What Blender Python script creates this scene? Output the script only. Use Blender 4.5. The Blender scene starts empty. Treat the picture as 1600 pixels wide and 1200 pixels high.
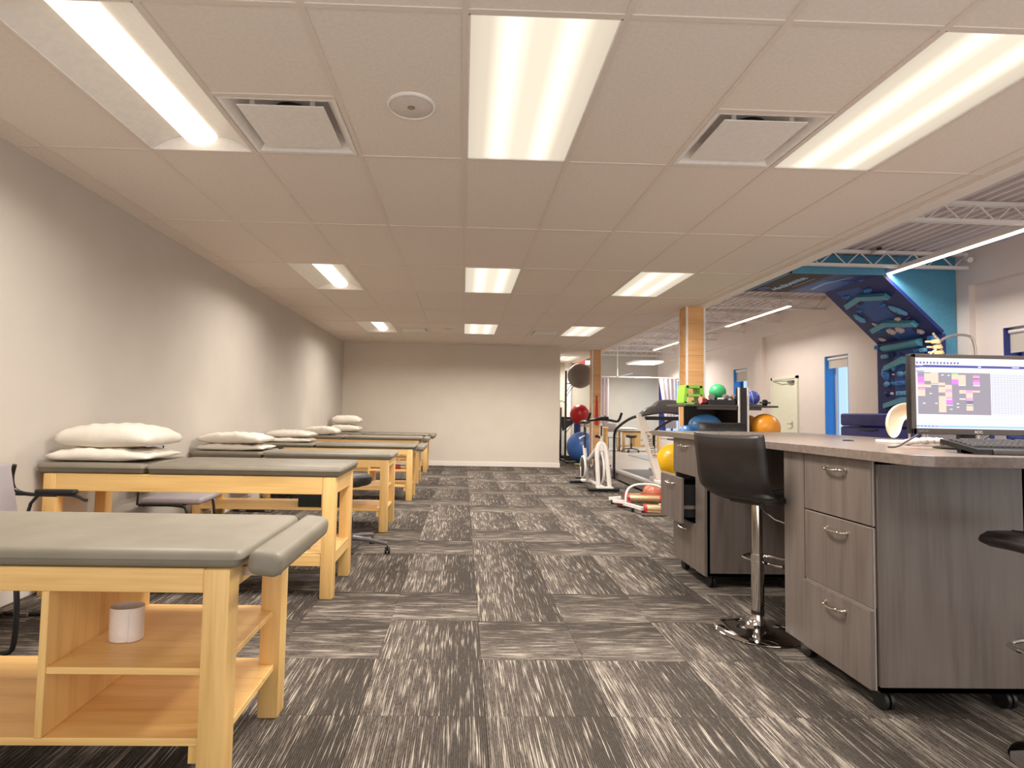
import bpy, bmesh, math, random
from mathutils import Vector, Matrix
PI = math.pi
S = bpy.context.scene
C = S.collection
random.seed(7)

# ------------------------------------------------------------------ camera, world, exposure
def make_camera():
    yaw, pitch, roll = .0241, .0516, .0189
    cy, sy = math.cos(yaw), math.sin(yaw)
    f = Vector((sy*math.cos(pitch), cy*math.cos(pitch), math.sin(pitch)))
    r0 = Vector((cy, -sy, 0)); u0 = r0.cross(f)
    r = r0*math.cos(roll) + u0*math.sin(roll)
    u = -r0*math.sin(roll) + u0*math.cos(roll)
    cam = bpy.data.cameras.new('camera'); o = bpy.data.objects.new('camera', cam); C.objects.link(o)
    m = Matrix((r, u, -f)).transposed().to_4x4(); m.translation = Vector((.0201, -1.9988, 1.165))
    o.matrix_world = m
    cam.sensor_width = 36; cam.lens = 868.18/1600*36; cam.shift_x = 55.12/1600
    cam.clip_start = .05; cam.clip_end = 200
    S.camera = o
make_camera()
W = bpy.data.worlds.new('world'); S.world = W; W.use_nodes = True
WORLD_STRENGTH = 1.0
_bg = W.node_tree.nodes['Background']
_bg.inputs[0].default_value = (1.0, .97, .94, 1); _bg.inputs[1].default_value = WORLD_STRENGTH
S.view_settings.view_transform = 'Standard'; S.view_settings.look = 'None'
S.view_settings.gamma = 1; S.view_settings.use_curve_mapping = False
S.view_settings.exposure = 0.74
PANEL = 0.95          # light given off by the troffer lenses
LAMP_W = 37.0        # power of the lamp board in each troffer
LINEAR = 3.0         # light given off by the linear pendants
try:
    S.cycles.use_denoising = True
    S.cycles.max_bounces = 10; S.cycles.diffuse_bounces = 6; S.cycles.glossy_bounces = 4
    S.cycles.sample_clamp_indirect = 6
except Exception: pass

# ------------------------------------------------------------------ materials
def srgb(r, g, b):
    f = lambda c: c/12.92 if c <= .04045 else ((c+.055)/1.055)**2.4
    return (f(r/255), f(g/255), f(b/255), 1)
def base_mat(name, col, rough=.6, metal=0, spec=.5, coat=0):
    m = bpy.data.materials.new(name); m.use_nodes = True
    b = m.node_tree.nodes['Principled BSDF']
    b.inputs['Base Color'].default_value = srgb(*col)
    b.inputs['Roughness'].default_value = rough; b.inputs['Metallic'].default_value = metal
    b.inputs['Specular IOR Level'].default_value = spec
    if coat: b.inputs['Coat Weight'].default_value = coat; b.inputs['Coat Roughness'].default_value = .1
    return m
class N:
    def __init__(s, m): s.t = m.node_tree; s.b = s.t.nodes['Principled BSDF']
    def add(s, typ, **kw):
        n = s.t.nodes.new(typ)
        for k, v in kw.items():
            if k in n.inputs: n.inputs[k].default_value = v
            else: setattr(n, k, v)
        return n
    def link(s, a, b): s.t.links.new(a, b)
    def coord(s, scale=(1, 1, 1), rnd=0, which='Object'):
        tc = s.add('ShaderNodeTexCoord'); mp = s.add('ShaderNodeMapping'); mp.inputs['Scale'].default_value = scale
        s.link(tc.outputs[which], mp.inputs['Vector'])
        if rnd:
            oi = s.add('ShaderNodeObjectInfo'); mu = s.add('ShaderNodeMath', operation='MULTIPLY'); mu.inputs[1].default_value = rnd
            s.link(oi.outputs['Random'], mu.inputs[0]); s.link(mu.outputs[0], mp.inputs['Location'])
        return mp.outputs[0]
    def noise(s, vec, scale=5, detail=2, rough=.5):
        n = s.add('ShaderNodeTexNoise'); n.inputs['Scale'].default_value = scale; n.inputs['Detail'].default_value = detail
        n.inputs['Roughness'].default_value = rough; s.link(vec, n.inputs['Vector']); return n.outputs['Fac']
    def ramp(s, fac, stops, interp='LINEAR'):
        r = s.add('ShaderNodeValToRGB'); r.color_ramp.interpolation = interp
        e = r.color_ramp.elements
        while len(e) < len(stops): e.new(.5)
        for i, (p, c) in enumerate(stops):
            e[i].position = p; e[i].color = c if len(c) == 4 else srgb(*c)
        s.link(fac, r.inputs[0]); return r.outputs[0]
    def math(s, op, a, b=None):
        n = s.add('ShaderNodeMath', operation=op)
        for i, v in enumerate((a, b)):
            if v is None: continue
            if isinstance(v, (int, float)): n.inputs[i].default_value = v
            else: s.link(v, n.inputs[i])
        return n.outputs[0]
    def mix(s, fac, a, b):
        n = s.add('ShaderNodeMix', data_type='RGBA')
        for i, v in ((0, fac), (6, a), (7, b)):
            if isinstance(v, (int, float)): n.inputs[i].default_value = v
            elif isinstance(v, tuple): n.inputs[i].default_value = v if len(v) == 4 else srgb(*v)
            else: s.link(v, n.inputs[i])
        return n.outputs[2]
    def bump(s, h, st=.2, dist=.01):
        n = s.add('ShaderNodeBump'); n.inputs['Strength'].default_value = st; n.inputs['Distance'].default_value = dist
        s.link(h, n.inputs['Height']); s.link(n.outputs[0], s.b.inputs['Normal'])
    def color(s, c): s.link(c, s.b.inputs['Base Color'])
def speck(name, col, rough, var=10, scale=20, bump=0, bscale=200, **kw):
    m = base_mat(name, col, rough, **kw); n = N(m); v = n.coord()
    a = tuple(max(0, c-var) for c in col); b = tuple(min(255, c+var) for c in col)
    n.color(n.ramp(n.noise(v, scale, 4), [(.3, a), (.7, b)]))
    if bump: n.bump(n.noise(v, bscale, 2), bump, .003)
    return m
def wood(name, dark, light, axis=0, rough=.42, sc=1.0, rnd=37):
    m = base_mat(name, light, rough); n = N(m)
    s = [9*sc, 9*sc, 9*sc]; s[axis] = .7*sc
    v = n.coord(tuple(s), rnd)
    g = n.noise(v, 2.2, 5, .55)
    s2 = [60*sc]*3; s2[axis] = 2*sc
    g2 = n.noise(n.coord(tuple(s2), rnd), 1.5, 2)
    k = n.math('ADD', n.math('MULTIPLY', g, .72), n.math('MULTIPLY', g2, .28))
    n.color(n.ramp(k, [(.28, dark), (.52, light), (.78, tuple(min(255, c+10) for c in light))]))
    return m
def emit(name, col, st):
    m = bpy.data.materials.new(name); m.use_nodes = True; t = m.node_tree
    t.nodes.remove(t.nodes['Principled BSDF'])
    e = t.nodes.new('ShaderNodeEmission'); e.inputs[0].default_value = srgb(*col); e.inputs[1].default_value = st
    t.links.new(e.outputs[0], t.nodes['Material Output'].inputs[0]); return m
M = {}
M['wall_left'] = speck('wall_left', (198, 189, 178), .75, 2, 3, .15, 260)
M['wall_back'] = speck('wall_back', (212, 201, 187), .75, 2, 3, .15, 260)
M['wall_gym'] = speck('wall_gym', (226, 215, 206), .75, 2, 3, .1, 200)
M['wall_grey'] = speck('wall_grey', (196, 190, 176), .75, 2, 3)
M['white_paint'] = base_mat('white_paint', (232, 222, 212), .55)
M['white_metal'] = speck('white_metal', (232, 226, 220), .4, 4, 30)
M['tbar'] = base_mat('tbar', (222, 208, 196), .5)
M['tile'] = speck('ceiling_board', (228, 216, 205), .9, 4, 60, .25, 400)
M['deck'] = base_mat('deck_paint', (212, 203, 201), .55)
M['black'] = speck('black_plastic', (22, 21, 22), .45, 4, 30)
M['black_metal'] = base_mat('black_metal', (20, 20, 22), .35, 0, .6)
M['dark_grey'] = speck('dark_grey_plastic', (92, 88, 88), .35, 5, 30)
M['chrome'] = base_mat('chrome', (215, 212, 208), .08, 1)
M['satin'] = base_mat('satin_nickel', (205, 198, 188), .22, 1)
M['steel'] = base_mat('steel', (178, 170, 165), .3, .9)
M['maple'] = wood('maple_x', (206, 161, 94), (230, 188, 120), 0)
M['maple_y'] = wood('maple_y', (206, 161, 94), (230, 188, 120), 1)
M['maple_z'] = wood('maple_z', (204, 159, 92), (228, 186, 118), 2)
M['column_wood'] = wood('column_veneer', (196, 138, 80), (222, 168, 108), 0, .35, .5, 91)
M['cabinet'] = wood('grey_laminate', (92, 82, 76), (112, 101, 94), 2, .4, 1.1, 53)
M['worktop'] = None
def _worktop():
    m = base_mat('worktop', (140, 124, 114), .28); n = N(m); v = n.coord()
    a = n.ramp(n.noise(v, 40, 4), [(.3, (112, 99, 91)), (.7, (132, 118, 109))])
    k = n.ramp(n.noise(v, 320, 1), [(.70, (0, 0, 0)), (.74, (255, 255, 255))])
    n.color(n.mix(k, a, (205, 192, 176))); return m
M['worktop'] = _worktop()
def _vinyl(name, col, rough, sc=160, st=.25):
    m = base_mat(name, col, rough, 0, .5); n = N(m); v = n.coord()
    n.color(n.ramp(n.noise(v, 6, 3), [(.3, tuple(c-6 for c in col)), (.7, tuple(c+5 for c in col))]))
    n.bump(n.noise(v, sc, 3), st, .002); return m
M['cushion'] = _vinyl('taupe_vinyl', (124, 116, 101), .5)
M['black_vinyl'] = _vinyl('black_vinyl', (36, 31, 29), .36)
M['grey_fabric'] = _vinyl('chair_grey', (158, 150, 152), .55, 300)
M['navy_vinyl'] = _vinyl('navy_vinyl', (50, 50, 122), .5, 90)
def _linen():
    m = base_mat('pillowcase', (218, 209, 195), .85, 0, .2); n = N(m); v = n.coord()
    h = n.noise(v, 6, 3, .5); n.bump(h, .6, .02); return m
M['linen'] = _linen()
def _carpet():
    m = base_mat('carpet', (80, 72, 65), .95, 0, .1); n = N(m)
    oi = n.add('ShaderNodeObjectInfo'); tc = n.add('ShaderNodeTexCoord')
    def vec(sx, sy, off):
        mp = n.add('ShaderNodeMapping'); mp.inputs['Scale'].default_value = (sx, sy, 1)
        n.link(tc.outputs['Object'], mp.inputs['Vector'])
        mu = n.math('MULTIPLY', oi.outputs['Random'], off)
        cb = n.add('ShaderNodeCombineXYZ'); n.link(mu, cb.inputs[0]); n.link(mu, cb.inputs[1]); n.link(mu, cb.inputs[2])
        n.link(cb.outputs[0], mp.inputs['Location']); return mp.outputs[0]
    streak = n.noise(vec(4.2, 110, 91), 1.2, 3, .55)            # long light streaks along the tile
    patch = n.noise(vec(3.4, 11, 57), 1.6, 2, .5)            # where streaks gather
    fleck = n.noise(vec(30, 120, 33), 1.6, 2, .6)
    sep = n.add('ShaderNodeSeparateXYZ'); n.link(tc.outputs['Object'], sep.inputs[0])
    band = n.math('MULTIPLY', n.math('ADD', sep.outputs[1], .12), 4.0)   # darker strip along one side of every tile
    band = n.math('MINIMUM', n.math('MAXIMUM', band, 0), 1)
    base = n.mix(band, (108, 99, 91), (80, 73, 67))
    base = n.mix(n.ramp(fleck, [(.40, (0, 0, 0)), (.70, (255, 255, 255))]), base, (62, 56, 51))
    s = n.math('ADD', n.math('MULTIPLY', streak, .80), n.math('MULTIPLY', patch, .30))
    s = n.math('SUBTRACT', s, n.math('MULTIPLY', band, .045))
    k = n.ramp(s, [(.545, (0, 0, 0)), (.61, (255, 255, 255))])
    k2 = n.ramp(s, [(.61, (0, 0, 0)), (.69, (255, 255, 255))])
    col = n.mix(n.math('MULTIPLY', k, .5), base, (172, 160, 146))
    col = n.mix(n.math('MULTIPLY', k2, .7), col, (205, 193, 178))
    # fine cord lines
    wv = n.add('ShaderNodeTexWave'); wv.bands_direction = 'Y'; wv.inputs['Scale'].default_value = 40; wv.inputs['Distortion'].default_value = .3
    n.link(tc.outputs['Object'], wv.inputs['Vector'])
    col = n.mix(n.math('MULTIPLY', n.ramp(wv.outputs['Fac'], [(.3, (255, 255, 255)), (.7, (0, 0, 0))]), .58), col, (50, 44, 40))
    n.color(col)
    n.bump(wv.outputs['Fac'], .5, .004)
    return m
M['carpet'] = _carpet()
def _vfloor():
    m = base_mat('vinyl_floor', (158, 148, 140), .3); n = N(m); v = n.coord((1.2, 7, 1))
    n.color(n.ramp(n.noise(v, 2, 4), [(.3, (146, 136, 128)), (.7, (176, 166, 156))])); return m
M['vinyl_floor'] = _vfloor()
def _lens(name, tubes, col=(255, 238, 214)):
    m = bpy.data.materials.new(name); m.use_nodes = True; t = m.node_tree
    t.nodes.remove(t.nodes['Principled BSDF'])
    tc = t.nodes.new('ShaderNodeTexCoord'); sp = t.nodes.new('ShaderNodeSeparateXYZ'); t.links.new(tc.outputs['Object'], sp.inputs[0])
    r = t.nodes.new('ShaderNodeValToRGB'); e = r.color_ramp.elements
    stops = tubes
    while len(e) < len(stops): e.new(.5)
    for i, (p, v) in enumerate(stops): e[i].position = p; e[i].color = (v, v, v, 1)
    r.color_ramp.interpolation = 'EASE'
    mr = t.nodes.new('ShaderNodeMapRange'); mr.inputs[1].default_value = -.3; mr.inputs[2].default_value = .3
    t.links.new(sp.outputs[0], mr.inputs[0]); t.links.new(mr.outputs[0], r.inputs[0])
    mu = t.nodes.new('ShaderNodeMath'); mu.operation = 'MULTIPLY'; mu.inputs[1].default_value = PANEL
    t.links.new(r.outputs[0], mu.inputs[0])
    em = t.nodes.new('ShaderNodeEmission'); em.inputs[0].default_value = srgb(*col)
    t.links.new(mu.outputs[0], em.inputs[1]); t.links.new(em.outputs[0], t.nodes['Material Output'].inputs[0]); return m
M['lens_flat'] = _lens('prismatic_lens', [(0, .48), (.14, .54), (.30, 1), (.46, .66), (.56, .66), (.70, 1), (.86, .54), (1, .48)])
M['lens_round'] = emit('round_diffuser', (255, 238, 214), PANEL*1.2)
M['linear'] = emit('linear_lamp', (255, 236, 220), LINEAR)
M['far_lamp'] = emit('far_lamp', (255, 246, 230), 3.0)
M['glass'] = None
def _glass():
    m = bpy.data.materials.new('window_glass'); m.use_nodes = True; t = m.node_tree
    t.nodes.remove(t.nodes['Principled BSDF'])
    a = t.nodes.new('ShaderNodeBsdfTransparent'); g = t.nodes.new('ShaderNodeBsdfGlossy'); g.inputs['Roughness'].default_value = .03
    a.inputs[0].default_value = (.62, .76, .92, 1)
    x = t.nodes.new('ShaderNodeMixShader'); x.inputs[0].default_value = .06
    t.links.new(a.outputs[0], x.inputs[1]); t.links.new(g.outputs[0], x.inputs[2]); t.links.new(x.outputs[0], t.nodes['Material Output'].inputs[0]); return m
M['glass'] = _glass()
M['jamb_blue'] = base_mat('blue_jamb', (62, 150, 225), .45)
M['jamb_navy'] = base_mat('navy_frame', (44, 52, 120), .45)
M['blind'] = base_mat('roller_blind', (196, 188, 176), .8)
def _curtain():
    m = base_mat('curtain_cloth', (242, 234, 236), .9, 0, .1); n = N(m)
    n.b.inputs['Transmission Weight'].default_value = 0
    tr = n.add('ShaderNodeBsdfTranslucent'); tr.inputs[0].default_value = srgb(236, 228, 228)
    x = n.add('ShaderNodeMixShader'); x.inputs[0].default_value = .7
    out = n.t.nodes['Material Output']
    n.link(n.b.outputs[0], x.inputs[1]); n.link(tr.outputs[0], x.inputs[2]); n.link(x.outputs[0], out.inputs[0]); return m
M['curtain'] = _curtain()
def flat(name, col, rough=.5, **k):
    if name not in M: M[name] = speck(name, col, rough, 4, 25, **k)
    return M[name]

# ------------------------------------------------------------------ mesh helpers (world coordinates; obj() moves them to the thing's base)
class MB:
    def __init__(s): s.bm = bmesh.new(); s.mats = []
    def _mat(s, faces, mi):
        for f in faces: f.material_index = mi
    def box(s, x0, x1, y0, y1, z0, z1, bev=0, seg=2, mi=0, mtx=None):
        r = bmesh.ops.create_cube(s.bm, size=1); v = r['verts']
        for q in v: q.co = Vector(((x0+x1)/2+q.co.x*(x1-x0), (y0+y1)/2+q.co.y*(y1-y0), (z0+z1)/2+q.co.z*(z1-z0)))
        fs = list({f for q in v for f in q.link_faces})
        if bev:
            es = list({e for q in v for e in q.link_edges})
            rr = bmesh.ops.bevel(s.bm, geom=es, offset=bev, segments=seg, affect='EDGES', profile=.5)
            v = list({q for f in rr['faces'] for q in f.verts} | {q for q in v if q.is_valid}); fs = list({f for q in v for f in q.link_faces})
        s._mat(fs, mi)
        if mtx is not None: bmesh.ops.transform(s.bm, matrix=mtx, verts=v)
        return s
    def cyl(s, a, b, r, r2=None, n=16, mi=0, caps=True):
        a = Vector(a); b = Vector(b); r2 = r if r2 is None else r2
        d = b-a; L = d.length
        q = d.to_track_quat('Z', 'Y').to_matrix().to_4x4(); q.translation = (a+b)/2
        res = bmesh.ops.create_cone(s.bm, cap_ends=caps, segments=n, radius1=max(r, 1e-4), radius2=max(r2, 1e-4), depth=L, matrix=q)
        s._mat({f for v in res['verts'] for f in v.link_faces}, mi); return s
    def tube(s, pts, r, n=8, mi=0, closed=False, smooth=0):
        pts = [Vector(p) for p in pts]
        for _ in range(smooth):
            q = [] if closed else [pts[0]]
            m = len(pts)
            for i in range(m if closed else m-1):
                a, b = pts[i], pts[(i+1) % m]
                q += [a.lerp(b, .25), a.lerp(b, .75)]
            if not closed: q.append(pts[-1])
            pts = q
        rings = []; m = len(pts); up = Vector((0, 0, 1))
        prev = None
        for i, p in enumerate(pts):
            if closed: t = (pts[(i+1) % m]-pts[i-1])
            else: t = (pts[min(i+1, m-1)]-pts[max(i-1, 0)])
            t.normalize()
            if prev is None:
                ref = up if abs(t.z) < .9 else Vector((1, 0, 0)); x = t.cross(ref).normalized()
            else:
                x = prev - t*prev.dot(t); x.normalize()
            prev = x; y = t.cross(x)
            rr = r[i] if isinstance(r, (list, tuple)) and len(r) == m else (r if not isinstance(r, (list, tuple)) else r[0])
            rings.append([s.bm.verts.new(p + x*math.cos(2*PI*k/n)*rr + y*math.sin(2*PI*k/n)*rr) for k in range(n)])
        fs = []
        for i in range(m if closed else m-1):
            A, B = rings[i], rings[(i+1) % m]
            for k in range(n): fs.append(s.bm.faces.new((A[k], A[(k+1) % n], B[(k+1) % n], B[k])))
        if not closed:
            fs.append(s.bm.faces.new(rings[0][::-1])); fs.append(s.bm.faces.new(rings[-1]))
        s._mat(fs, mi); return s
    def ball(s, c, r, seg=32, sc=(1, 1, 1), mi=0, mtx=None):
        m = Matrix.Translation(Vector(c)) @ (mtx or Matrix.Identity(4)) @ Matrix.Diagonal((sc[0], sc[1], sc[2], 1))
        res = bmesh.ops.create_uvsphere(s.bm, u_segments=seg, v_segments=seg//2, radius=r, matrix=m)
        s._mat({f for v in res['verts'] for f in v.link_faces}, mi); return s
    def lathe(s, c, prof, n=32, mi=0):
        c = Vector(c); rings = []
        for r, z in prof:
            rings.append([s.bm.verts.new(c+Vector((r*math.cos(2*PI*k/n), r*math.sin(2*PI*k/n), z))) for k in range(n)] if r > 1e-6 else [s.bm.verts.new(c+Vector((0, 0, z)))])
        fs = []
        for A, B in zip(rings, rings[1:]):
            for k in range(n):
                if len(A) == 1 and len(B) == 1: continue
                if len(A) == 1: fs.append(s.bm.faces.new((A[0], B[(k+1) % n], B[k])))
                elif len(B) == 1: fs.append(s.bm.faces.new((A[k], A[(k+1) % n], B[0])))
                else: fs.append(s.bm.faces.new((A[k], A[(k+1) % n], B[(k+1) % n], B[k])))
        s._mat(fs, mi); return s
    def prism(s, pts, d, mi=0):
        """closed polygon pts (3-D) pushed along the vector d"""
        d = Vector(d); A = [s.bm.verts.new(Vector(p)) for p in pts]; B = [s.bm.verts.new(Vector(p)+d) for p in pts]
        n = len(A); fs = [s.bm.faces.new(A[::-1]), s.bm.faces.new(B)]
        for k in range(n): fs.append(s.bm.faces.new((A[k], A[(k+1) % n], B[(k+1) % n], B[k])))
        s._mat(fs, mi); return s
    def quad(s, pts, mi=0):
        f = s.bm.faces.new([s.bm.verts.new(Vector(p)) for p in pts]); f.material_index = mi; return s
def root_loc(p):
    while p.parent: p = p.parent
    return p.location.copy()
def obj(name, mb, mat, parent=None, kind=None, sharp=.6, centre=None, smooth=True):
    me = bpy.data.meshes.new(name); bm = mb.bm
    off = Vector((0, 0, 0))
    if parent is not None: off = root_loc(parent)
    if centre is not None: off = Vector(centre)
    if off.length: bmesh.ops.translate(bm, vec=-off, verts=bm.verts)
    bmesh.ops.recalc_face_normals(bm, faces=bm.faces)
    bm.to_mesh(me); bm.free()
    for m in (mat if isinstance(mat, (list, tuple)) else [mat]): me.materials.append(M[m] if isinstance(m, str) else m)
    if smooth:
        me.polygons.foreach_set('use_smooth', [True]*len(me.polygons)); me.set_sharp_from_angle(angle=sharp)
    o = bpy.data.objects.new(name, me); C.objects.link(o)
    if parent is not None:
        o.parent = parent
        if centre is not None: o.location = off - root_loc(parent)
    elif centre is not None: o.location = off
    if kind: o['kind'] = kind
    return o
def thing(name, label, cat, loc=(0, 0, 0), rz=0, group=None):
    o = bpy.data.objects.new(name, None); C.objects.link(o); o.empty_display_size = .1
    o.location = loc; o.rotation_euler = (0, 0, rz); tag(o, label, cat, group); return o
def tag(o, label, cat, group=None):
    o['label'] = label; o['category'] = cat
    if group: o['group'] = group
    return o
def kids(o): return [c for c in C.objects if c.parent == o]
def copy_tree(o, loc=None, rz=None, label=None, group=None, parent=None, ch=None):
    c = o.copy(); C.objects.link(c)
    if parent is not None: c.parent = parent
    if loc is not None: c.location = loc
    if rz is not None: c.rotation_euler = (0, 0, rz)
    if label: c['label'] = label
    if group: c['group'] = group
    for k in list(o.children): copy_tree(k, parent=c)
    return c
def add_text(name, body, size, mtx, mat, parent, depth=.001, bold=0.0):
    cu = bpy.data.curves.new(name, 'FONT'); cu.body = body; cu.size = size; cu.extrude = depth; cu.offset = bold
    cu.align_x = 'CENTER'; cu.align_y = 'CENTER'
    t = bpy.data.objects.new(name, cu); C.objects.link(t)
    dg = bpy.context.evaluated_depsgraph_get(); me = bpy.data.meshes.new_from_object(t.evaluated_get(dg))
    bpy.data.objects.remove(t); bpy.data.curves.remove(cu)
    off = Matrix.Translation(-root_loc(parent)) if parent else Matrix.Identity(4)
    me.transform(off @ mtx); me.materials.clear(); me.materials.append(M[mat] if isinstance(mat, str) else mat)
    o = bpy.data.objects.new(name, me); C.objects.link(o); o.parent = parent; return o
def frame(origin, right, up):
    r = Vector(right).normalized(); u = Vector(up).normalized(); n = r.cross(u)
    m = Matrix((r, u, n)).transposed().to_4x4(); m.translation = Vector(origin); return m

# ================================================================== SETTING
CEIL = 2.66; XL = -2.61; YB = 10.18; XE = 3.16; XW = 7.4; YF = 18.9; ROOF = 3.625; YN = -2.4
def struct(name, mb, mat, parent=None, **k): return obj(name, mb, mat, parent, kind='structure' if parent is None else None, **k)
# floor
floor = struct('floor', MB().box(XL-.1, XW+.3, YN, YF+.2, -.12, -.012), 'carpet')
T = .488
def tile_dir(c, r):
    tab = {0: 'V', -1: 'V',
           1: lambda c: 'H' if c <= -2 or c in (0, 1, 3, 4) else 'V',
           2: lambda c: 'H' if c in (-2, -1, 1, 2, 4, 5) else 'V',
           3: lambda c: 'H' if c in (3, 4, -4, -3) else 'V',
           4: lambda c: 'V' if c < 3 else 'H',
           5: lambda c: 'H' if c in (-2, -1, 1, 2, 4) else 'V',
           6: lambda c: 'H' if c in (-3, -2, 0, 1) else 'V',
           7: lambda c: 'V' if c < 4 else 'H', 8: lambda c: 'V',
           9: lambda c: 'H' if c in (0, 1, 3, 4, -2, -3) else 'V'}
    if r in tab: v = tab[r]; return v if isinstance(v, str) else v(c)
    return 'H' if (r + (c//2)) % 3 == 0 else 'V'
_tm = {}
def tile_mesh(w, d):
    k = (round(w, 3), round(d, 3))
    if k not in _tm:
        mb = MB().box(-w/2+.0005, w/2-.0005, -d/2+.0005, d/2-.0005, -.012, 0, .001, 1)
        me = bpy.data.meshes.new('carpet_tile'); mb.bm.to_mesh(me); mb.bm.free(); me.materials.append(M['carpet']); _tm[k] = me
    return _tm[k]
for r in range(-1, 21):
    for c in range(-6, 7):
        x0 = .13+T*c; x1 = x0+T; y0 = .2+T*r; y1 = y0+T
        if x1 < XL+.02 or x0 > 3.10: continue
        x0 = max(x0, XL); x1 = min(x1, 3.12)
        if y1 > YB: 
            if x1 < 2.2: y1 = YB
            if y0 >= YB-.02: continue
        w, d = x1-x0, y1-y0
        V = tile_dir(c, r) == 'V'
        o = bpy.data.objects.new('carpet_tile', tile_mesh(d, w) if V else tile_mesh(w, d)); C.objects.link(o)
        o.parent = floor; o.location = ((x0+x1)/2, (y0+y1)/2, 0); o.rotation_euler = (0, 0, -PI/2 if V else 0)
obj('vinyl_floor', MB().box(3.12, XW+.1, YN, YF, -.012, 0), 'vinyl_floor', floor)
obj('floor_strip', MB().box(3.108, 3.132, YN, YF, 0, .004), 'dark_grey', floor)
obj('carpet_sheet', MB().box(2.0, 3.12, 10.4, 14.0, -.012, -.001), 'carpet', floor)
# walls
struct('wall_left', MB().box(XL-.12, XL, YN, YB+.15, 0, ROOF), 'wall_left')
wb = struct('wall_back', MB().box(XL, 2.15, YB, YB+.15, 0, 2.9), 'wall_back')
struct('wall_end', MB().box(2.0, 3.85, 14.0, 14.12, 0, ROOF), 'wall_grey')
struct('wall_corridor', MB().box(2.0, 2.12, YB+.15, 14.0, 0, 2.9), 'wall_grey')
struct('wall_far', MB().box(3.3, XW+.3, YF, YF+.15, 0, ROOF), 'wall_grey')
def baseboard(name, x0, x1, y0, y1): struct(name, MB().box(x0, x1, y0, y1, 0, .1, .004, 1), 'white_paint')
baseboard('baseboard_back', XL+.012, 2.15, YB-.014, YB)
baseboard('baseboard_left', XL, XL+.012, YN, YB)
baseboard('baseboard_end', 2.15, 2.164, YB-.014, YB+.15)
# gym wall with piers, recesses, band and window openings
WIN = [(4.0, 5.39, .35, 2.457), (8.46, 9.16, .12, 2.44), (12.27, 12.99, 1.0, 2.47), (15.9, 18.8, .40, 2.46)]
def gym_wall():
    mb = MB(); X0, X1 = XW, XW+.28
    ys = [YN]
    for a, b, z0, z1 in WIN:
        mb.box(X0, X1, ys[-1], a, 0, ROOF); mb.box(X0, X1, a, b, 0, z0); mb.box(X0, X1, a, b, z1, ROOF); ys.append(b)
    mb.box(X0, X1, ys[-1], YF, 0, ROOF)
    return mb
gw = struct('wall_right', gym_wall(), 'wall_gym')
for (a, b) in ((5.79, 7.6), (11.36, 11.72), (15.0, 15.4), (1.2, 1.7)):
    obj('pier', MB().box(XW-.09, XW+.01, a, b, 0, 3.14), 'wall_gym', gw)
obj('wall_band', MB().box(XW-.09, XW+.01, YN, YF, 3.14, ROOF), 'wall_gym', gw)
obj('baseboard', MB().box(XW-.02, XW+.01, 12.99, 15.0, 0, .1), 'white_paint', gw)
for i, (a, b, z0, z1) in enumerate(WIN):
    fr = 'jamb_blue' if i in (1, 2) else 'jamb_navy'
    mb = MB(); t = .035
    mb.box(XW+.005, XW+.27, a, a+t*.6, z0, z1); mb.box(XW+.005, XW+.27, b-t*.6, b, z0, z1)
    w = struct('window_%d' % (i+1), mb, fr)
    fm = MB(); x0, x1 = XW+.2, XW+.25
    fm.box(x0, x1, a+.02, a+.06, z0, z1); fm.box(x0, x1, b-.06, b-.02, z0, z1); fm.box(x0, x1, a+.02, b-.02, z1-.05, z1); fm.box(x0, x1, a+.02, b-.02, z0, z0+.05)
    obj('window_frame', fm, 'jamb_navy' if i != 1 else 'white_metal', w)
    for k in range({0: 2, 1: 0, 2: 0, 3: 3}[i]):
        yy = a+(b-a)*(k+1)/({0: 2, 3: 3}[i]+1)
        obj('mullion', MB().box(x0, x1, yy-.05, yy+.05, z0+.05, z1-.05), 'jamb_navy', w)
    obj('pane', MB().box(x0+.02, x0+.026, a+.05, b-.05, z0+.05, z1-.05), 'glass', w)
    obj('window_sill', MB().box(XW-.03, XW+.2, a, b, z0-.02, z0+.01), 'white_paint', w)
    bz = {0: 2.13, 1: 2.21, 2: 2.15, 3: 2.40}[i]
    bl = tag(obj('roller_blind', MB().box(XW+.07, XW+.075, a+.03, b-.03, bz, z1-.06), 'blind'),
             ['grey roller blind part lowered in the window right of the computer screen', 'grey roller blind in the narrow window beside the white door',
              'grey roller blind in the small window behind the equipment shelf', 'roller blind at the top of the far window behind the white curtain'][i], 'blind')
    obj('blind_roller', MB().cyl((XW+.075, a+.03, z1-.05), (XW+.075, b-.03, z1-.05), .035), 'white_metal', bl)
    obj('hem_bar', MB().box(XW+.066, XW+.08, a+.03, b-.03, bz-.015, bz+.006), 'blind', bl)
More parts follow.
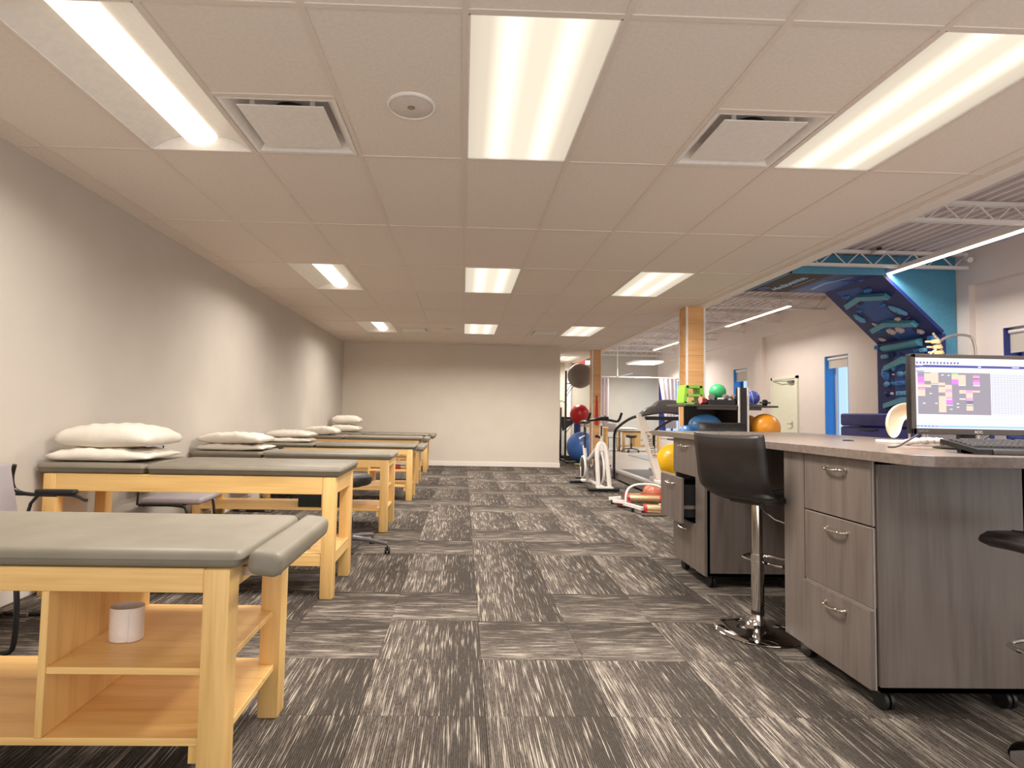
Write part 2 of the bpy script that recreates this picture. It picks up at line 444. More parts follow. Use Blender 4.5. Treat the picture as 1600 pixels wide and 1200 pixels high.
# ceilings
ceiling = struct('ceiling', MB().box(XL, XE+.16, YN, 14.0, 2.86, 2.9), 'white_paint')
LIGHTS = {}  # cell -> type
for j in (0, 3, 6):
    LIGHTS[(-3, j)] = 'round'; LIGHTS[(0, j)] = 'flat'; LIGHTS[(3, j)] = 'flat'
LIGHTS[(4, 10)] = 'flat'
VENTS = {(-2, 0), (2, 0), (-2, 6), (2, 6)}
_cm = {}
def slab_mesh(w, d, mat='tile'):
    k = (round(w, 3), round(d, 3))
    if k not in _cm:
        mb = MB().box(-w/2, w/2, -d/2, d/2, 0, .016, .003, 1)
        me = bpy.data.meshes.new('ceiling_tile'); mb.bm.to_mesh(me); mb.bm.free(); me.materials.append(M[mat]); _cm[k] = me
    return _cm[k]
def ctile(x0, x1, y0, y1):
    g = .005
    o = bpy.data.objects.new('ceiling_tile', slab_mesh(x1-x0-2*g, y1-y0-2*g)); C.objects.link(o); o.parent = ceiling
    o.location = ((x0+x1)/2, (y0+y1)/2, CEIL+.003)
GX = .61; GY = 1.22
for i in range(-5, 6):
    for j in range(-1, 12):
        x0, x1 = max(i*GX, XL), min((i+1)*GX, XE); y0, y1 = j*GY, min((j+1)*GY, 14.0)
        if x1-x0 < .03 or y1-y0 < .03: continue
        if y0 >= YB and x1 < 2.15: continue
        if (i, j) in LIGHTS: continue
        if (i, j) in VENTS: ctile(x0, x1, y0, y0+.61); continue
        if y0 < YB < y1 and x1 < 2.2: y1 = YB
        ctile(x0, x1, y0, y1)
def bar(x0, x1, y0, y1):
    dz = .0008 if y1-y0 < .1 else 0
    obj('grid_bar', MB().box(x0, x1, y0, y1, CEIL-.002+dz, CEIL+.03-dz), 'tbar', ceiling)
for i in range(-4, 6):
    bar(i*GX-.012, i*GX+.012, -GY, YB if i*GX < 2.15 else 14.0)
bar(XE-.02, XE+.012, YN, 14.0)
for j in range(-1, 12):
    y = j*GY
    bar(XL if y < YB else 2.15, XE, y-.012, y+.012)
bar(XL, XL+.02, YN, YB)
for (i, j) in VENTS: bar(i*GX, (i+1)*GX, j*GY+.61-.012, j*GY+.61+.012)
obj('ceiling_near', MB().box(XL, XE, YN, -GY, CEIL, CEIL+.02), 'tile', ceiling)
struct('trim_1', MB().box(XE+.012, XE+.14, YN, 14.0, CEIL-.01, ROOF), 'white_paint')
def deck():
    mb = MB(); x = XE+.2; p = .15; prof = []
    while x < XW+.1:
        prof += [(x, ROOF), (x+.055, ROOF), (x+.075, ROOF+.07), (x+.13, ROOF+.07)]; x += p
    bm = mb.bm; A = [bm.verts.new((a, YN, z)) for a, z in prof]; B = [bm.verts.new((a, YF+.1, z)) for a, z in prof]
    for k in range(len(A)-1): bm.faces.new((A[k], A[k+1], B[k+1], B[k]))
    mb.box(XE, XW+.3, YN, YF+.2, ROOF+.09, ROOF+.14)
    return mb
dk = struct('ceiling_deck', deck(), 'deck', smooth=False)
JY = [-.6, 1.0, 2.4, 3.95, 5.8, 7.4, 9.0, 10.6, 12.2, 13.8, 15.4, 17.0, 18.4]
for y in JY:
    mb = MB(); x0, x1 = XE+.19, XW-.1
    for z0, z1 in ((3.375, 3.415), (3.572, 3.617)):
        for dy in (-.03, .008): mb.box(x0, x1, y+dy, y+dy+.022, z0, z1)
    ch = obj('joist', mb, 'white_metal', dk)
    wm = MB(); n = 20; st = (x1-x0)/n
    for k in range(n):
        a = (x0+k*st, y, 3.40 if k % 2 else 3.59); b = (x0+(k+1)*st, y, 3.59 if k % 2 else 3.40)
        wm.cyl(a, b, .009, n=6)
    obj('joist_web', wm, 'white_metal', ch)

# columns with maple veneer panels and white corner trims
def column(x0, x1, y0, y1, label):
    t = thing('wood_column', label, 'column', ((x0+x1)/2, (y0+y1)/2, 0))
    obj('core', MB().box(x0+.012, x1-.012, y0+.012, y1-.012, 0, CEIL), 'column_wood', t)
    n = 12; h = CEIL/n
    for k in range(n):
        obj('veneer_panel', MB().box(x0+.02, x1-.02, y0, y0+.012, k*h+.001, (k+1)*h-.001, .001, 1), 'column_wood', t, centre=((x0+x1)/2, y0, (k+.5)*h))
        obj('veneer_panel', MB().box(x0, x0+.012, y0+.02, y1-.02, k*h+.001, (k+1)*h-.001, .001, 1), 'column_wood', t, centre=(x0, (y0+y1)/2, (k+.5)*h))
    for x, y in ((x0, y0), (x1-.02, y0), (x0, y1-.02), (x1-.02, y1-.02)):
        obj('corner_trim', MB().box(x-.002, x+.022, y-.002, y+.022, 0, CEIL), 'white_metal', t)
column(3.03, 3.29, 5.42, 5.68, 'nearer wood-clad column with white corner strips behind the green step frame')
column(2.98, 3.2, 10.7, 10.92, 'farther wood-clad column behind the exercise bike with red band hanging')

# ================================================================== CEILING FIXTURES
def troffer(i, j, kind, label):
    x, y = (i+.5)*GX, (j+.5)*GY
    t = thing('ceiling_light', label, 'light', (x, y, CEIL), 0, 'recessed ceiling lights')
    hx, hy = GX/2-.0115, GY/2-.0115
    mb = MB()
    for a, b, c, d in ((-hx, -hx+.008, -hy, hy), (hx-.008, hx, -hy, hy), (-hx, hx, -hy, -hy+.008), (-hx, hx, hy-.008, hy)):
        mb.box(x+a, x+b, y+c, y+d, CEIL, CEIL+.09)
    mb.box(x-hx, x+hx, y-hy, y+hy, CEIL+.09, CEIL+.1)
    obj('housing', mb, 'white_metal', t)
    if kind == 'flat':
        obj('lens', MB().box(x-hx+.01, x+hx-.01, y-hy+.01, y+hy-.01, CEIL+.006, CEIL+.010), 'lens_flat', t)
    else:
        for s in (-1, 1):
            mb = MB(); pr = []
            for k in range(9):
                a = k/8; pr.append((x+s*(hx-.008-(hx-.1)*a), CEIL+.004+.078*math.sin(a*PI/2)))
            A = [mb.bm.verts.new((px, y-hy+.01, pz)) for px, pz in pr]; B = [mb.bm.verts.new((px, y+hy-.01, pz)) for px, pz in pr]
            for k in range(8): mb.bm.faces.new((A[k], A[k+1], B[k+1], B[k]))
            obj('reflector', mb, 'white_metal', t, sharp=3)
        mb = MB(); pr = []
        for k in range(11):
            a = PI*k/10; pr.append((x+.095*math.cos(a), CEIL+.075-.062*math.sin(a)))
        A = [mb.bm.verts.new((px, y-hy+.03, pz)) for px, pz in pr]; B = [mb.bm.verts.new((px, y+hy-.03, pz)) for px, pz in pr]
        for k in range(10): mb.bm.faces.new((A[k], A[k+1], B[k+1], B[k]))
        mb.bm.faces.new(A); mb.bm.faces.new(B[::-1])
        obj('diffuser', mb, 'lens_round', t)
    la = bpy.data.lights.new('troffer_lamp', 'AREA'); la.shape = 'RECTANGLE'; la.size = 2*hx-.04; la.size_y = 2*hy-.04
    la.energy = LAMP_W*(1.08 if kind == 'flat' else .6); la.color = (1, .945, .88); la.spread = math.radians(156)
    lo = bpy.data.objects.new('troffer_lamp', la); C.objects.link(lo); lo.parent = t; lo.location = (0, 0, .004)
    return t
LN = {(-3, 0): 'near left ceiling light with rounded centre diffuser and curved wings', (0, 0): 'large central ceiling light panel nearest the viewer, flat lens',
      (3, 0): 'near right flat ceiling light panel beside the air diffuser', (-3, 3): 'middle-row ceiling light with curved wings, by the left wall',
      (0, 3): 'square-looking bright ceiling panel in the middle row, centre', (3, 3): 'bright flat ceiling panel in the middle row, right, above the wood column',
      (-3, 6): 'farthest-row ceiling light with curved wings by the left wall', (0, 6): 'farthest-row central bright flat ceiling panel above the back wall',
      (3, 6): 'farthest-row right bright flat ceiling panel near the back wall end', (4, 10): 'ceiling panel beyond the end of the back wall, above the grey ball'}
for (i, j), k in LIGHTS.items(): troffer(i, j, k, LN[(i, j)])
def vent(i, j, label):
    x, y = (i+.5)*GX, j*GY+.915; h = .29
    t = thing('air_diffuser', label, 'vent', (x, y, CEIL), 0, 'square plaque air diffusers')
    mb = MB()
    prof = [(h, CEIL), (h-.022, CEIL+.001), (h-.05, CEIL+.025), (h-.075, CEIL+.075), (h-.1, CEIL+.09)]
    rings = [[mb.bm.verts.new((x+sx*r, y+sy*r, z)) for sx, sy in ((-1, -1), (1, -1), (1, 1), (-1, 1))] for r, z in prof]
    for A, B in zip(rings, rings[1:]):
        for k in range(4): mb.bm.faces.new((A[k], A[(k+1) % 4], B[(k+1) % 4], B[k]))
    mb.bm.faces.new(rings[-1])
    obj('cone', mb, 'white_metal', t)
    obj('duct_opening', MB().cyl((x, y, CEIL+.084), (x, y, CEIL+.088), .1, n=24), 'black', t)
    obj('plaque', MB().box(x-.215, x+.215, y-.215, y+.215, CEIL+.002, CEIL+.008, .002, 1), 'white_metal', t)
    for sx, sy in ((-1, 1), (1, 1), (-1, -1), (1, -1)):
        obj('hanger_clip', MB().box(x+sx*.15-.012, x+sx*.15+.012, y+sy*.18-.002, y+sy*.18+.002, CEIL+.008, CEIL+.075), 'white_metal', t)
vent(-2, 0, 'square air diffuser beside the near left light'); vent(2, 0, 'square air diffuser beside the near right light')
vent(-2, 6, 'distant air diffuser beside the farthest left light'); vent(2, 6, 'distant air diffuser beside the farthest right light')
def speaker(x, y, r, label):
    t = thing('ceiling_speaker', label, 'speaker', (x, y, CEIL), 0)
    obj('rim', MB().lathe((x, y, CEIL+.003), [(r, 0), (r, -.008), (r*.93, -.012), (r*.9, -.008), (r*.9, 0)], 40), 'white_metal', t)
    obj('grille', MB().lathe((x, y, CEIL+.003), [(r*.895, -.006), (r*.85, -.009), (.018, -.011), (.018, -.007), (0, -.007)], 40), flat('grille_paint', (214, 202, 194)), t)
    obj('centre_cap', MB().cyl((x, y, CEIL-.011), (x, y, CEIL-.003), .016, n=16), 'steel', t)
speaker(-.262, .66, .118, 'round white ceiling speaker left of the central light')
speaker(-.27, 7.9, .1, 'small distant round ceiling speaker near the back wall')

# gym ceiling: linear pendants
def pendant(y0, y1, label):
    x, z = 6.3, 3.33
    t = thing('linear_pendant', label, 'light', (x, (y0+y1)/2, z), 0, 'linear lamps over the gym')
    obj('lamp_body', MB().box(x-.045, x+.045, y0, y1, z+.012, z+.075, .004, 1), 'white_metal', t)
    obj('lamp_lens', MB().box(x-.04, x+.04, y0+.01, y1-.01, z, z+.012), 'linear', t)
    la = bpy.data.lights.new('pendant_lamp', 'AREA'); la.shape = 'RECTANGLE'; la.size = .07; la.size_y = y1-y0-.05
    la.energy = 34; la.color = (1, .92, .86); la.spread = math.radians(140)
    lo = bpy.data.objects.new('pendant_lamp', la); C.objects.link(lo); lo.parent = t; lo.location = (0, 0, -.001)
    for yy in (y0+.3, y1-.3): obj('hanging_cable', MB().cyl((x, yy, z+.075), (x, yy, ROOF), .003, n=6), 'steel', t)
pendant(3.4, 6.1, 'long linear lamp hanging in front of the climbing wall')
pendant(8.5, 11.09, 'linear lamp hanging beyond the climbing wall, right of the near column')
pendant(13.97, 16.14, 'farthest linear lamp, between the two wood columns')
tag(obj('cable_raceway', MB().box(6.28, 6.32, 11.1, 13.96, 3.36, 3.40), 'white_metal'), 'thin white raceway joining two linear lamps', 'raceway')
t = thing('security_dome', 'small dome camera under the roof joist above the climbing wall', 'camera', (5.9, 5.66, 3.6))
obj('mount', MB().cyl((5.9, 5.66, 3.62), (5.9, 5.66, 3.56), .03), 'black', t)
obj('dome', MB().lathe((5.9, 5.66, 3.55), [(0, .02), (.07, .018), (.085, 0), (.07, -.012), (0, -.018)], 24), 'white_metal', t)
t = thing('spot_light', 'small white spotlight at the joist end by the right wall', 'light', (7.2, 5.7, 3.5))
obj('spot_arm', MB().cyl((7.2, 5.7, 3.57), (7.2, 5.7, 3.49), .012), 'white_metal', t)
obj('spot_head', MB().cyl((7.2, 5.72, 3.51), (7.17, 5.6, 3.46), .02, .038), 'white_metal', t)
t = thing('ceiling_panel_light', 'slim suspended light panel in the far treatment bay', 'light', (6.15, 16.6, 2.95))
obj('lamp_frame', MB().box(5.65, 6.65, 16.2, 17.1, 2.94, 3.0, .005, 1), 'white_metal', t)
obj('lamp_panel', MB().box(5.7, 6.6, 16.25, 17.05, 2.93, 2.94), 'far_lamp', t)
la = bpy.data.lights.new('bay_lamp', 'AREA'); la.shape = 'RECTANGLE'; la.size = .85; la.size_y = .75; la.energy = 60; la.color = (1, .97, .92); la.spread = math.radians(160)
lo = bpy.data.objects.new('bay_lamp', la); C.objects.link(lo); lo.parent = t; lo.location = (0, .05, -.025)
for a in (5.7, 6.6): obj('hanging_cable', MB().cyl((a, 16.65, 3.0), (a, 16.65, ROOF), .004, n=6), 'steel', t)

# ================================================================== TREATMENT TABLES
def padbox(x0, x1, y0, y1, z0, z1, r=.028, crown=.006):
    mb = MB(); mb.box(x0, x1, y0, y1, z0, z1, r, 4)
    zt = z1-.001
    for v in mb.bm.verts:      # gently tucked-in underside and corners
        if v.co.z < (z0+z1)/2-.001:
            v.co.x += (.006 if v.co.x < (x0+x1)/2 else -.006); v.co.y += (.006 if v.co.y < (y0+y1)/2 else -.006)
    return mb
def table(y, label, xr, top=.69, apron=.07, pad=.058, bolster=False, shelf='open', mid=True, xl=-2.545, depth=.57, tray=.2, split=-1.905, x_div=-1.18):
    t = thing('treatment_table', label, 'table', ((xl+xr)/2, y+depth/2, 0), 0, 'wooden treatment tables')
    L = .078; yb = y+depth
    for x in (xl, xr-L):
        for yy in (y, yb-L):
            obj('leg', MB().box(x, x+L, yy, yy+L, 0, top, .006, 2), 'maple_z', t)
    for yy in (y+.004, yb-.028): obj('apron', MB().box(xl+L, xr-L, yy, yy+.024, top-apron, top, .002, 1), 'maple', t)
    for x in (xl+.004, xr-.028): obj('apron', MB().box(x, x+.024, y+L, yb-L, top-apron, top, .002, 1), 'maple_y', t)
    obj('deck_board', MB().box(xl+.03, xr-.03, y+.03, yb-.03, top-.012, top-.001), 'maple', t)
    zs = tray
    obj('shelf', MB().box(xl+.02, xr-.02, y+.012, yb-.02, zs-.022, zs, .002, 1), 'maple', t)
    if shelf == 'boxed':
        for yy in (y+.006, yb-.03): obj('shelf_apron', MB().box(xl+L, xr-L, yy, yy+.024, zs-.07, zs, .002, 1), 'maple', t)
        obj('shelf_apron', MB().box(xr-.03, xr-.006, y+L, yb-L, zs-.07, zs+.002, .002, 1), 'maple_y', t)
    if mid:
        obj('upper_shelf', MB().box(x_div, xr-.03, y+.012, yb-.02, zs+.18, zs+.2, .002, 1), 'maple', t)
        obj('divider_board', MB().box(x_div-.022, x_div, y+.008, yb-.02, zs, top-apron+.01, .002, 1), 'maple_z', t)
        obj('foot_block', MB().box(xr-L-.03, xr-L, y+.02, y+.05, zs-.075, zs-.022), 'maple_z', t)
    x0, x1 = -2.592, xr+.035
    zt = top+pad
    obj('cushion', padbox(split+.004, x1, y-.012, yb+.012, top, zt), 'cushion', t)
    obj('head_cushion', padbox(x0, split-.004, y-.012, yb+.012, top, zt), 'cushion', t)
    if bolster:
        mb = MB(); a = x1+.02; w = .098
        mb.box(a-.004, a+w, y-.016, yb+.012, top-.014, zt+.004, .027, 5)
        bmesh.ops.rotate(mb.bm, verts=mb.bm.verts, cent=(a, 0, top+.03), matrix=Matrix.Rotation(.12, 3, 'Y'))
        obj('end_cushion', mb, 'cushion', t)
        for yy in (y+.10, yb-.14):
            obj('hinge_arm', MB().box(xr-.02, a+w*.6, yy, yy+.02, top-.045, top-.018), 'steel', t)
    return t
Y = [-.32, 1.5, 3.42, 5.32, 7.1, 8.82]
table(Y[0], 'nearest wooden treatment table with taupe pad, end cushion and two open shelves', -.655, bolster=True)
table(Y[1], 'second treatment table from the front, deep apron, no end cushion', -.762, top=.745, apron=.106, pad=.066, shelf='boxed', mid=False, tray=.27, split=-1.93)
table(Y[2], 'third treatment table from the front with black box underneath', -.688, tray=.22, split=-1.905, x_div=-1.3)
table(Y[3], 'fourth treatment table from the front, small end cushion and red item on shelf', -.625, bolster=True, top=.668, tray=.2)
table(Y[4], 'fifth treatment table from the front carrying a single pillow', -.68, bolster=True, top=.69)
table(Y[5], 'farthest treatment table against the back wall end, two pillows on it', -.655, bolster=True, top=.68)
tag(obj('storage_box', MB().box(-1.56, -1.14, Y[2]+.06, Y[2]+.42, .222, .43, .006, 2), flat('box_green_black', (26, 32, 30)), centre=(-1.35, Y[2]+.24, .222)), 'black storage box on the lower shelf of the third table', 'box')
t = thing('gauze_roll', 'small red item on the shelf of the fourth treatment table', 'roll', (-.86, Y[3]+.12, .4))
obj('roll', MB().cyl((-.93, Y[3]+.12, .43), (-.79, Y[3]+.12, .43), .03, n=20), flat('red_wrap', (150, 40, 30)), t)
obj('core', MB().cyl((-.935, Y[3]+.12, .43), (-.785, Y[3]+.12, .43), .014, n=16), 'white_paint', t)
# coiled plastic sheet on the nearest table's upper shelf
def coil():
    mb = MB(); bm = mb.bm; c = Vector((-1.075, -.1, .402)); n = 60; A, B, A2, B2 = [], [], [], []
    for k in range(n+1):
        a = 2*PI*1.22*k/n - 1.0; r = .056-.009*k/n; 
        for L, rr, z in ((A, r, 0), (B, r, .105), (A2, r-.0015, 0), (B2, r-.0015, .105)):
            L.append(bm.verts.new(c+Vector((math.cos(a)*rr, math.sin(a)*rr*.8, z))))
    for k in range(n):
        bm.faces.new((A[k], A[k+1], B[k+1], B[k])); bm.faces.new((A2[k+1], A2[k], B2[k], B2[k+1]))
        bm.faces.new((B[k], B[k+1], B2[k+1], B2[k])); bm.faces.new((A[k+1], A[k], A2[k], A2[k+1]))
    bm.faces.new((A[0], B[0], B2[0], A2[0])); bm.faces.new((A[-1], A2[-1], B2[-1], B[-1]))
    return mb
tag(obj('plastic_roll', coil(), flat('milky_plastic', (226, 216, 206), .3), centre=(-1.075, -.1, .402)), 'coiled white plastic strip standing on the nearest table shelf', 'roll')

# ---- pillows
def pillow(cx, cy, z, L, Wd, H, label, group, rz=0, seed=0, tilt=0):
    mb = MB(); bm = mb.bm; n, m = 28, 20; rnd = random.Random(seed)
    ph = [rnd.uniform(0, 6.28) for _ in range(8)]
    top, bot = [], []
    for i in range(n+1):
        u = -1+2*i/n; ra, rb = [], []
        for j in range(m+1):
            v = -1+2*j/m
            sx = 1-.07*(1-u*u)*0-.055*(1-v*v)*-1*0; 
            x = u*L/2*(1-.05*(1-abs(v))**1.0*abs(u)**3); y = v*Wd/2*(1-.07*(1-abs(u))*abs(v)**3)
            k = max(0, (1-u**4))**.42*max(0, (1-v**4))**.42
            k *= 1-.34*max(u, 0)**1.5
            wr = .006*math.sin(9*u+3*v+ph[0])*abs(v) + .005*math.sin(14*v-5*u+ph[1])*abs(u) + .004*math.sin(21*u+7*v+ph[2])
            zt = H*(.40+.60*k) + wr*k + .05*H*math.sin(2.2*u+ph[3])*k
            zb = H*(.34*(1-k)) * (1+.2*math.sin(6*u+ph[4]))
            if i in (0, n) or j in (0, m): zt = zb = H*.36 + .006*math.sin(8*u+5*v+ph[5])
            ra.append(bm.verts.new((x, y, zt))); rb.append(ra[-1] if (i in (0, n) or j in (0, m)) else bm.verts.new((x, y, max(zb, 0))))
        top.append(ra); bot.append(rb)
    for i in range(n):
        for j in range(m):
            bm.faces.new((top[i][j], top[i+1][j], top[i+1][j+1], top[i][j+1]))
            bm.faces.new((bot[i][j+1], bot[i+1][j+1], bot[i+1][j], bot[i][j]))
    M4 = Matrix.Rotation(rz, 4, 'Z') @ Matrix.Rotation(tilt, 4, 'Y')
    bmesh.ops.transform(bm, matrix=M4, verts=bm.verts)
    o = obj('pillow', mb, 'linen', sharp=3); o.location = (cx, cy, z)
    tag(o, label, 'pillow', group)
    return o
G = 'white pillows on the treatment tables'
pillow(-2.25, Y[1]+.24, .812, .64, .44, .085, 'lower pillow of the pair on the second table', G, .03, 1)
pillow(-2.24, Y[1]+.26, .892, .62, .42, .155, 'plump upper pillow of the pair on the second table', G, -.04, 2)
pillow(-2.24, Y[2]+.26, .748, .64, .44, .07, 'lower pillow of the pair on the third table', G, .02, 3)
pillow(-2.25, Y[2]+.27, .814, .63, .44, .105, 'upper pillow of the pair on the third table', G, -.03, 4)
pillow(-2.29, Y[3]+.26, .726, .60, .44, .07, 'lower pillow of the pair on the fourth table', G, .05, 5)
pillow(-2.28, Y[3]+.27, .793, .60, .42, .09, 'upper pillow of the pair on the fourth table', G, -.02, 6)
pillow(-2.32, Y[4]+.26, .748, .56, .42, .14, 'single pillow on the fifth table', G, .02, 7)
pillow(-2.27, Y[5]+.26, .738, .58, .42, .16, 'lower pillow of the pair on the farthest table', G, .0, 8)
pillow(-2.26, Y[5]+.27, .893, .56, .40, .18, 'upper pillow of the pair on the farthest table', G, .03, 9)

# ---- grey sled-base armchairs along the wall (local: faces +x)
def armchair():
    t = thing('sled_armchair', 'x', 'chair')
    mb = MB(); mb.box(-.21, .25, -.235, .235, .415, .465, .02, 3)
    for v in mb.bm.verts:
        if v.co.x > .2: v.co.z -= .012
        if v.co.x < -.15: v.co.z -= .012
    obj('seat', mb, 'grey_fabric', t)
    mb = MB(); mb.box(-.02, .02, -.225, .225, 0, .36, .018, 3)
    for v in mb.bm.verts:
        z = v.co.z
        v.co.y *= (1 - .22*max(0, (z-.2)/.16)**2); v.co.x += -.25*v.co.y**2*-1.2 - .10*z
    bmesh.ops.translate(mb.bm, vec=(-.235, 0, .49), verts=mb.bm.verts)
    obj('backrest', mb, 'grey_fabric', t)
    for s in (-1, 1):
        y = s*.265
        obj('sled_frame', MB().tube([(-.2, y*.97, .405), (.12, y*.97, .405), (.17, y, .37), (.18, y, .06), (.14, y, .014), (-.24, y, .014), (-.3, y, .014)], .0115, 8, smooth=2), 'black_metal', t)
        obj('arm_tube', MB().tube([(-.27, y, .665), (.02, y, .665), (.07, y, .655), (.105, y, .635), (.12, y, .637)], .009, 8, smooth=1).tube([(-.15, y, .66), (-.2, y, .60), (-.21, y*.97, .405)], .009, 8, smooth=1), 'black_metal', t)
        obj('arm_support', MB().tube([(-.26, y*.86, .83), (-.29, y*.93, .74), (-.27, y, .665), (-.05, y, .662)], .011, 8, smooth=2), 'black_metal', t)
        obj('armrest', MB().box(-.16, .06, y-.022, y+.022, .668, .694, .01, 3), 'black', t)
        for gx in (-.19, .10): obj('glide', MB().box(gx-.035, gx+.035, y-.02, y+.02, 0.0, .022, .004, 1), 'steel', t)
    obj('cross_tube', MB().tube([(.12, -.262, .40), (.12, .262, .40)], .010), 'black_metal', t)
    obj('cross_tube', MB().tube([(-.16, -.262, .40), (-.16, .262, .40)], .010), 'black_metal', t)
    obj('floor_tube', MB().tube([(-.295, -.262, .016), (-.295, .262, .016)], .0115), 'black_metal', t)
    return t
ch = armchair(); ch.location = (-2.185, .92, 0)
ch['label'] = 'grey armchair on a black sled frame behind the nearest table'; ch['group'] = 'grey armchairs along the left wall'
copy_tree(ch, (-2.28, 2.66, 0), .06, 'grey armchair seen under the second table')
copy_tree(ch, (-2.24, 4.66, 0), -.04, 'grey armchair seen far under the second table, behind the third table')

# ---- rolling stool
def caster(mb, x, y, r=.026, w=.012):
    mb.cyl((x-.02, y, r), (x-.007, y, r), r, n=16); mb.cyl((x+.007, y, r), (x+.02, y, r), r, n=16); mb.cyl((x, y, r), (x, y, r*2.4), .006, n=8); mb.box(x-.006, x+.006, y-.014, y+.014, r*.9, r*2.1, .003, 1)
def rolling_stool(loc, seat_z, R, label, a0=0):
    t = thing('rolling_stool', label, 'stool', loc)
    X, Yy, _ = loc
    obj('seat', MB().lathe((X, Yy, seat_z-.085), [(0, 0), (.15, 0), (.168, .012), (.178, .04), (.172, .07), (.14, .085), (0, .09)], 40), 'black_vinyl', t)
    obj('lift_column', MB().cyl((X, Yy, .1), (X, Yy, .28), .028).cyl((X, Yy, .28), (X, Yy, seat_z-.08), .014), 'black_metal', t)
    obj('seat_plate', MB().cyl((X, Yy, seat_z-.1), (X, Yy, seat_z-.08), .09), 'black', t)
    for k in range(5):
        a = a0+2*PI*k/5; ex, ey = X+math.cos(a)*R, Yy+math.sin(a)*R
        lg = obj('base_leg', MB().tube([(X, Yy, .115), (X+math.cos(a)*R*.5, Yy+math.sin(a)*R*.5, .105), (ex, ey, .078)], [.022, .019, .015], 8), 'dark_grey', t)
        mb = MB(); caster(mb, ex, ey); obj('caster', mb, 'black', lg)
    obj('hub', MB().cyl((X, Yy, .09), (X, Yy, .15), .04, .032), 'dark_grey', t)
rolling_stool((-.9, 2.68, 0), .635, .33, 'round black rolling stool beside the second table', -.15)
rolling_stool((5.42, 15.7, 0), .55, .28, 'small black rolling stool in front of the far treatment table', .3)

# ================================================================== DESK ISLAND
def drawer_cabinet(y0, y1, d0, d1, label, open_mid=0, x0=1.69, x1=2.33, ox=.0):
    t = thing('drawer_cabinet', label, 'cabinet', ((x0+x1)/2, (y0+y1)/2, 0), 0, 'grey drawer cabinets under the desk')
    g = .02
    mb = MB()
    mb.box(x0+g, x1, y0, y0+.018, .08, 1.0); mb.box(x0+g, x1, y1-.018, y1, .08, 1.0)
    mb.box(x1-.018, x1, y0, y1, .08, 1.0); mb.box(x0+g, x1, y0, y1, .08, .1); mb.box(x0+g, x1, y0, y1, .985, 1.0)
    mb.box(x0+g, x0+g+.018, y0, d0-.001, .08, 1.0) if d0 > y0+.02 else None
    obj('carcass', mb, 'cabinet', t)
    obj('highlight_liner', MB().box(x0+.006, x0+.012, d0, d1, .083, .727).box(x0+.006, x0+.012, d0, d1, .733, .998) if not open_mid else MB().box(x0+.006, x0+.012, d0, d1, .083, .40), flat('painted_highlight', (158, 148, 140)), t)  # pale backing added so the drawer gaps show as painted highlight lines
    if d0 > y0+.02: obj('filler_panel', MB().box(x0, x0+.02, y0, d0-.003, .08, .998, .001, 1), 'cabinet', t)
    if d1 < y1-.02: obj('filler_panel', MB().box(x0, x0+.02, d1+.003, y1, .08, .998, .001, 1), 'cabinet', t)
    for k, (a, b) in enumerate(((.735, .997), (.405, .725), (.083, .395))):
        dx = open_mid if k == 1 else (.012 if k == 2 and not open_mid else 0)
        xo = x0-dx
        dr = obj('drawer', MB().box(xo, xo+.019, d0+.002, d1-.002, a, b, .0015, 1), 'cabinet', t, centre=(xo, (d0+d1)/2, (a+b)/2))
        if dx > .05:
            mb = MB(); mb.box(xo+.019, x0+.35, d0+.02, d0+.034, a+.03, b-.05); mb.box(xo+.019, x0+.35, d1-.034, d1-.02, a+.03, b-.05); mb.box(xo+.019, x0+.35, d0+.02, d1-.02, a+.03, a+.04)
            obj('drawer_box', mb, 'black', dr).location -= dr.location
            mb = MB(); mb.box(xo+.02, x0+.3, d0+.012, d0+.02, a+.1, a+.125)
            obj('drawer_runner', mb, 'steel', dr).location -= dr.location
        ym = (d0+d1)/2 - .01; zc = b-.052
        h = MB(); h.tube([(xo, ym+.066, zc), (xo-.02, ym+.064, zc), (xo-.027, ym+.03, zc-.003), (xo-.028, ym, zc-.004), (xo-.027, ym-.03, zc-.003), (xo-.02, ym-.064, zc), (xo, ym-.066, zc)], .0058, 8, smooth=2)
        for s in (-1, 1): h.ball((xo-.024, ym+s*.04, zc-.002), .008, 12); h.cyl((xo, ym+s*.066, zc), (xo-.005, ym+s*.066, zc), .009, n=12)
        ho = obj('handle', h, 'satin', dr); ho.location -= dr.location
    for k in range(2):
        pass
    for xx, yy in ((x0+.055, y0+.045), (x0+.06, y1-.09), (x1-.07, y0+.06), (x1-.07, y1-.08)):
        mb = MB(); mb.cyl((xx-.018, yy-.01, .039), (xx-.004, yy-.01, .039), .039, n=24); mb.cyl((xx+.006, yy-.01, .039), (xx+.02, yy-.01, .039), .039, n=24)
        c = obj('caster', mb, 'black', t)
        obj('caster_fork', MB().prism([(xx-.003, yy-.012, .03), (xx-.003, yy+.03, .08), (xx-.003, yy-.03, .08)], (.007, 0, 0)).box(xx-.03, xx+.03, yy-.03, yy+.03, .074, .08), 'steel', c)
    return t
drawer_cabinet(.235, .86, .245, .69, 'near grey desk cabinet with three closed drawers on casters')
drawer_cabinet(1.81, 2.385, 1.96, 2.375, 'farther grey desk cabinet with its middle drawer pulled open', .1)
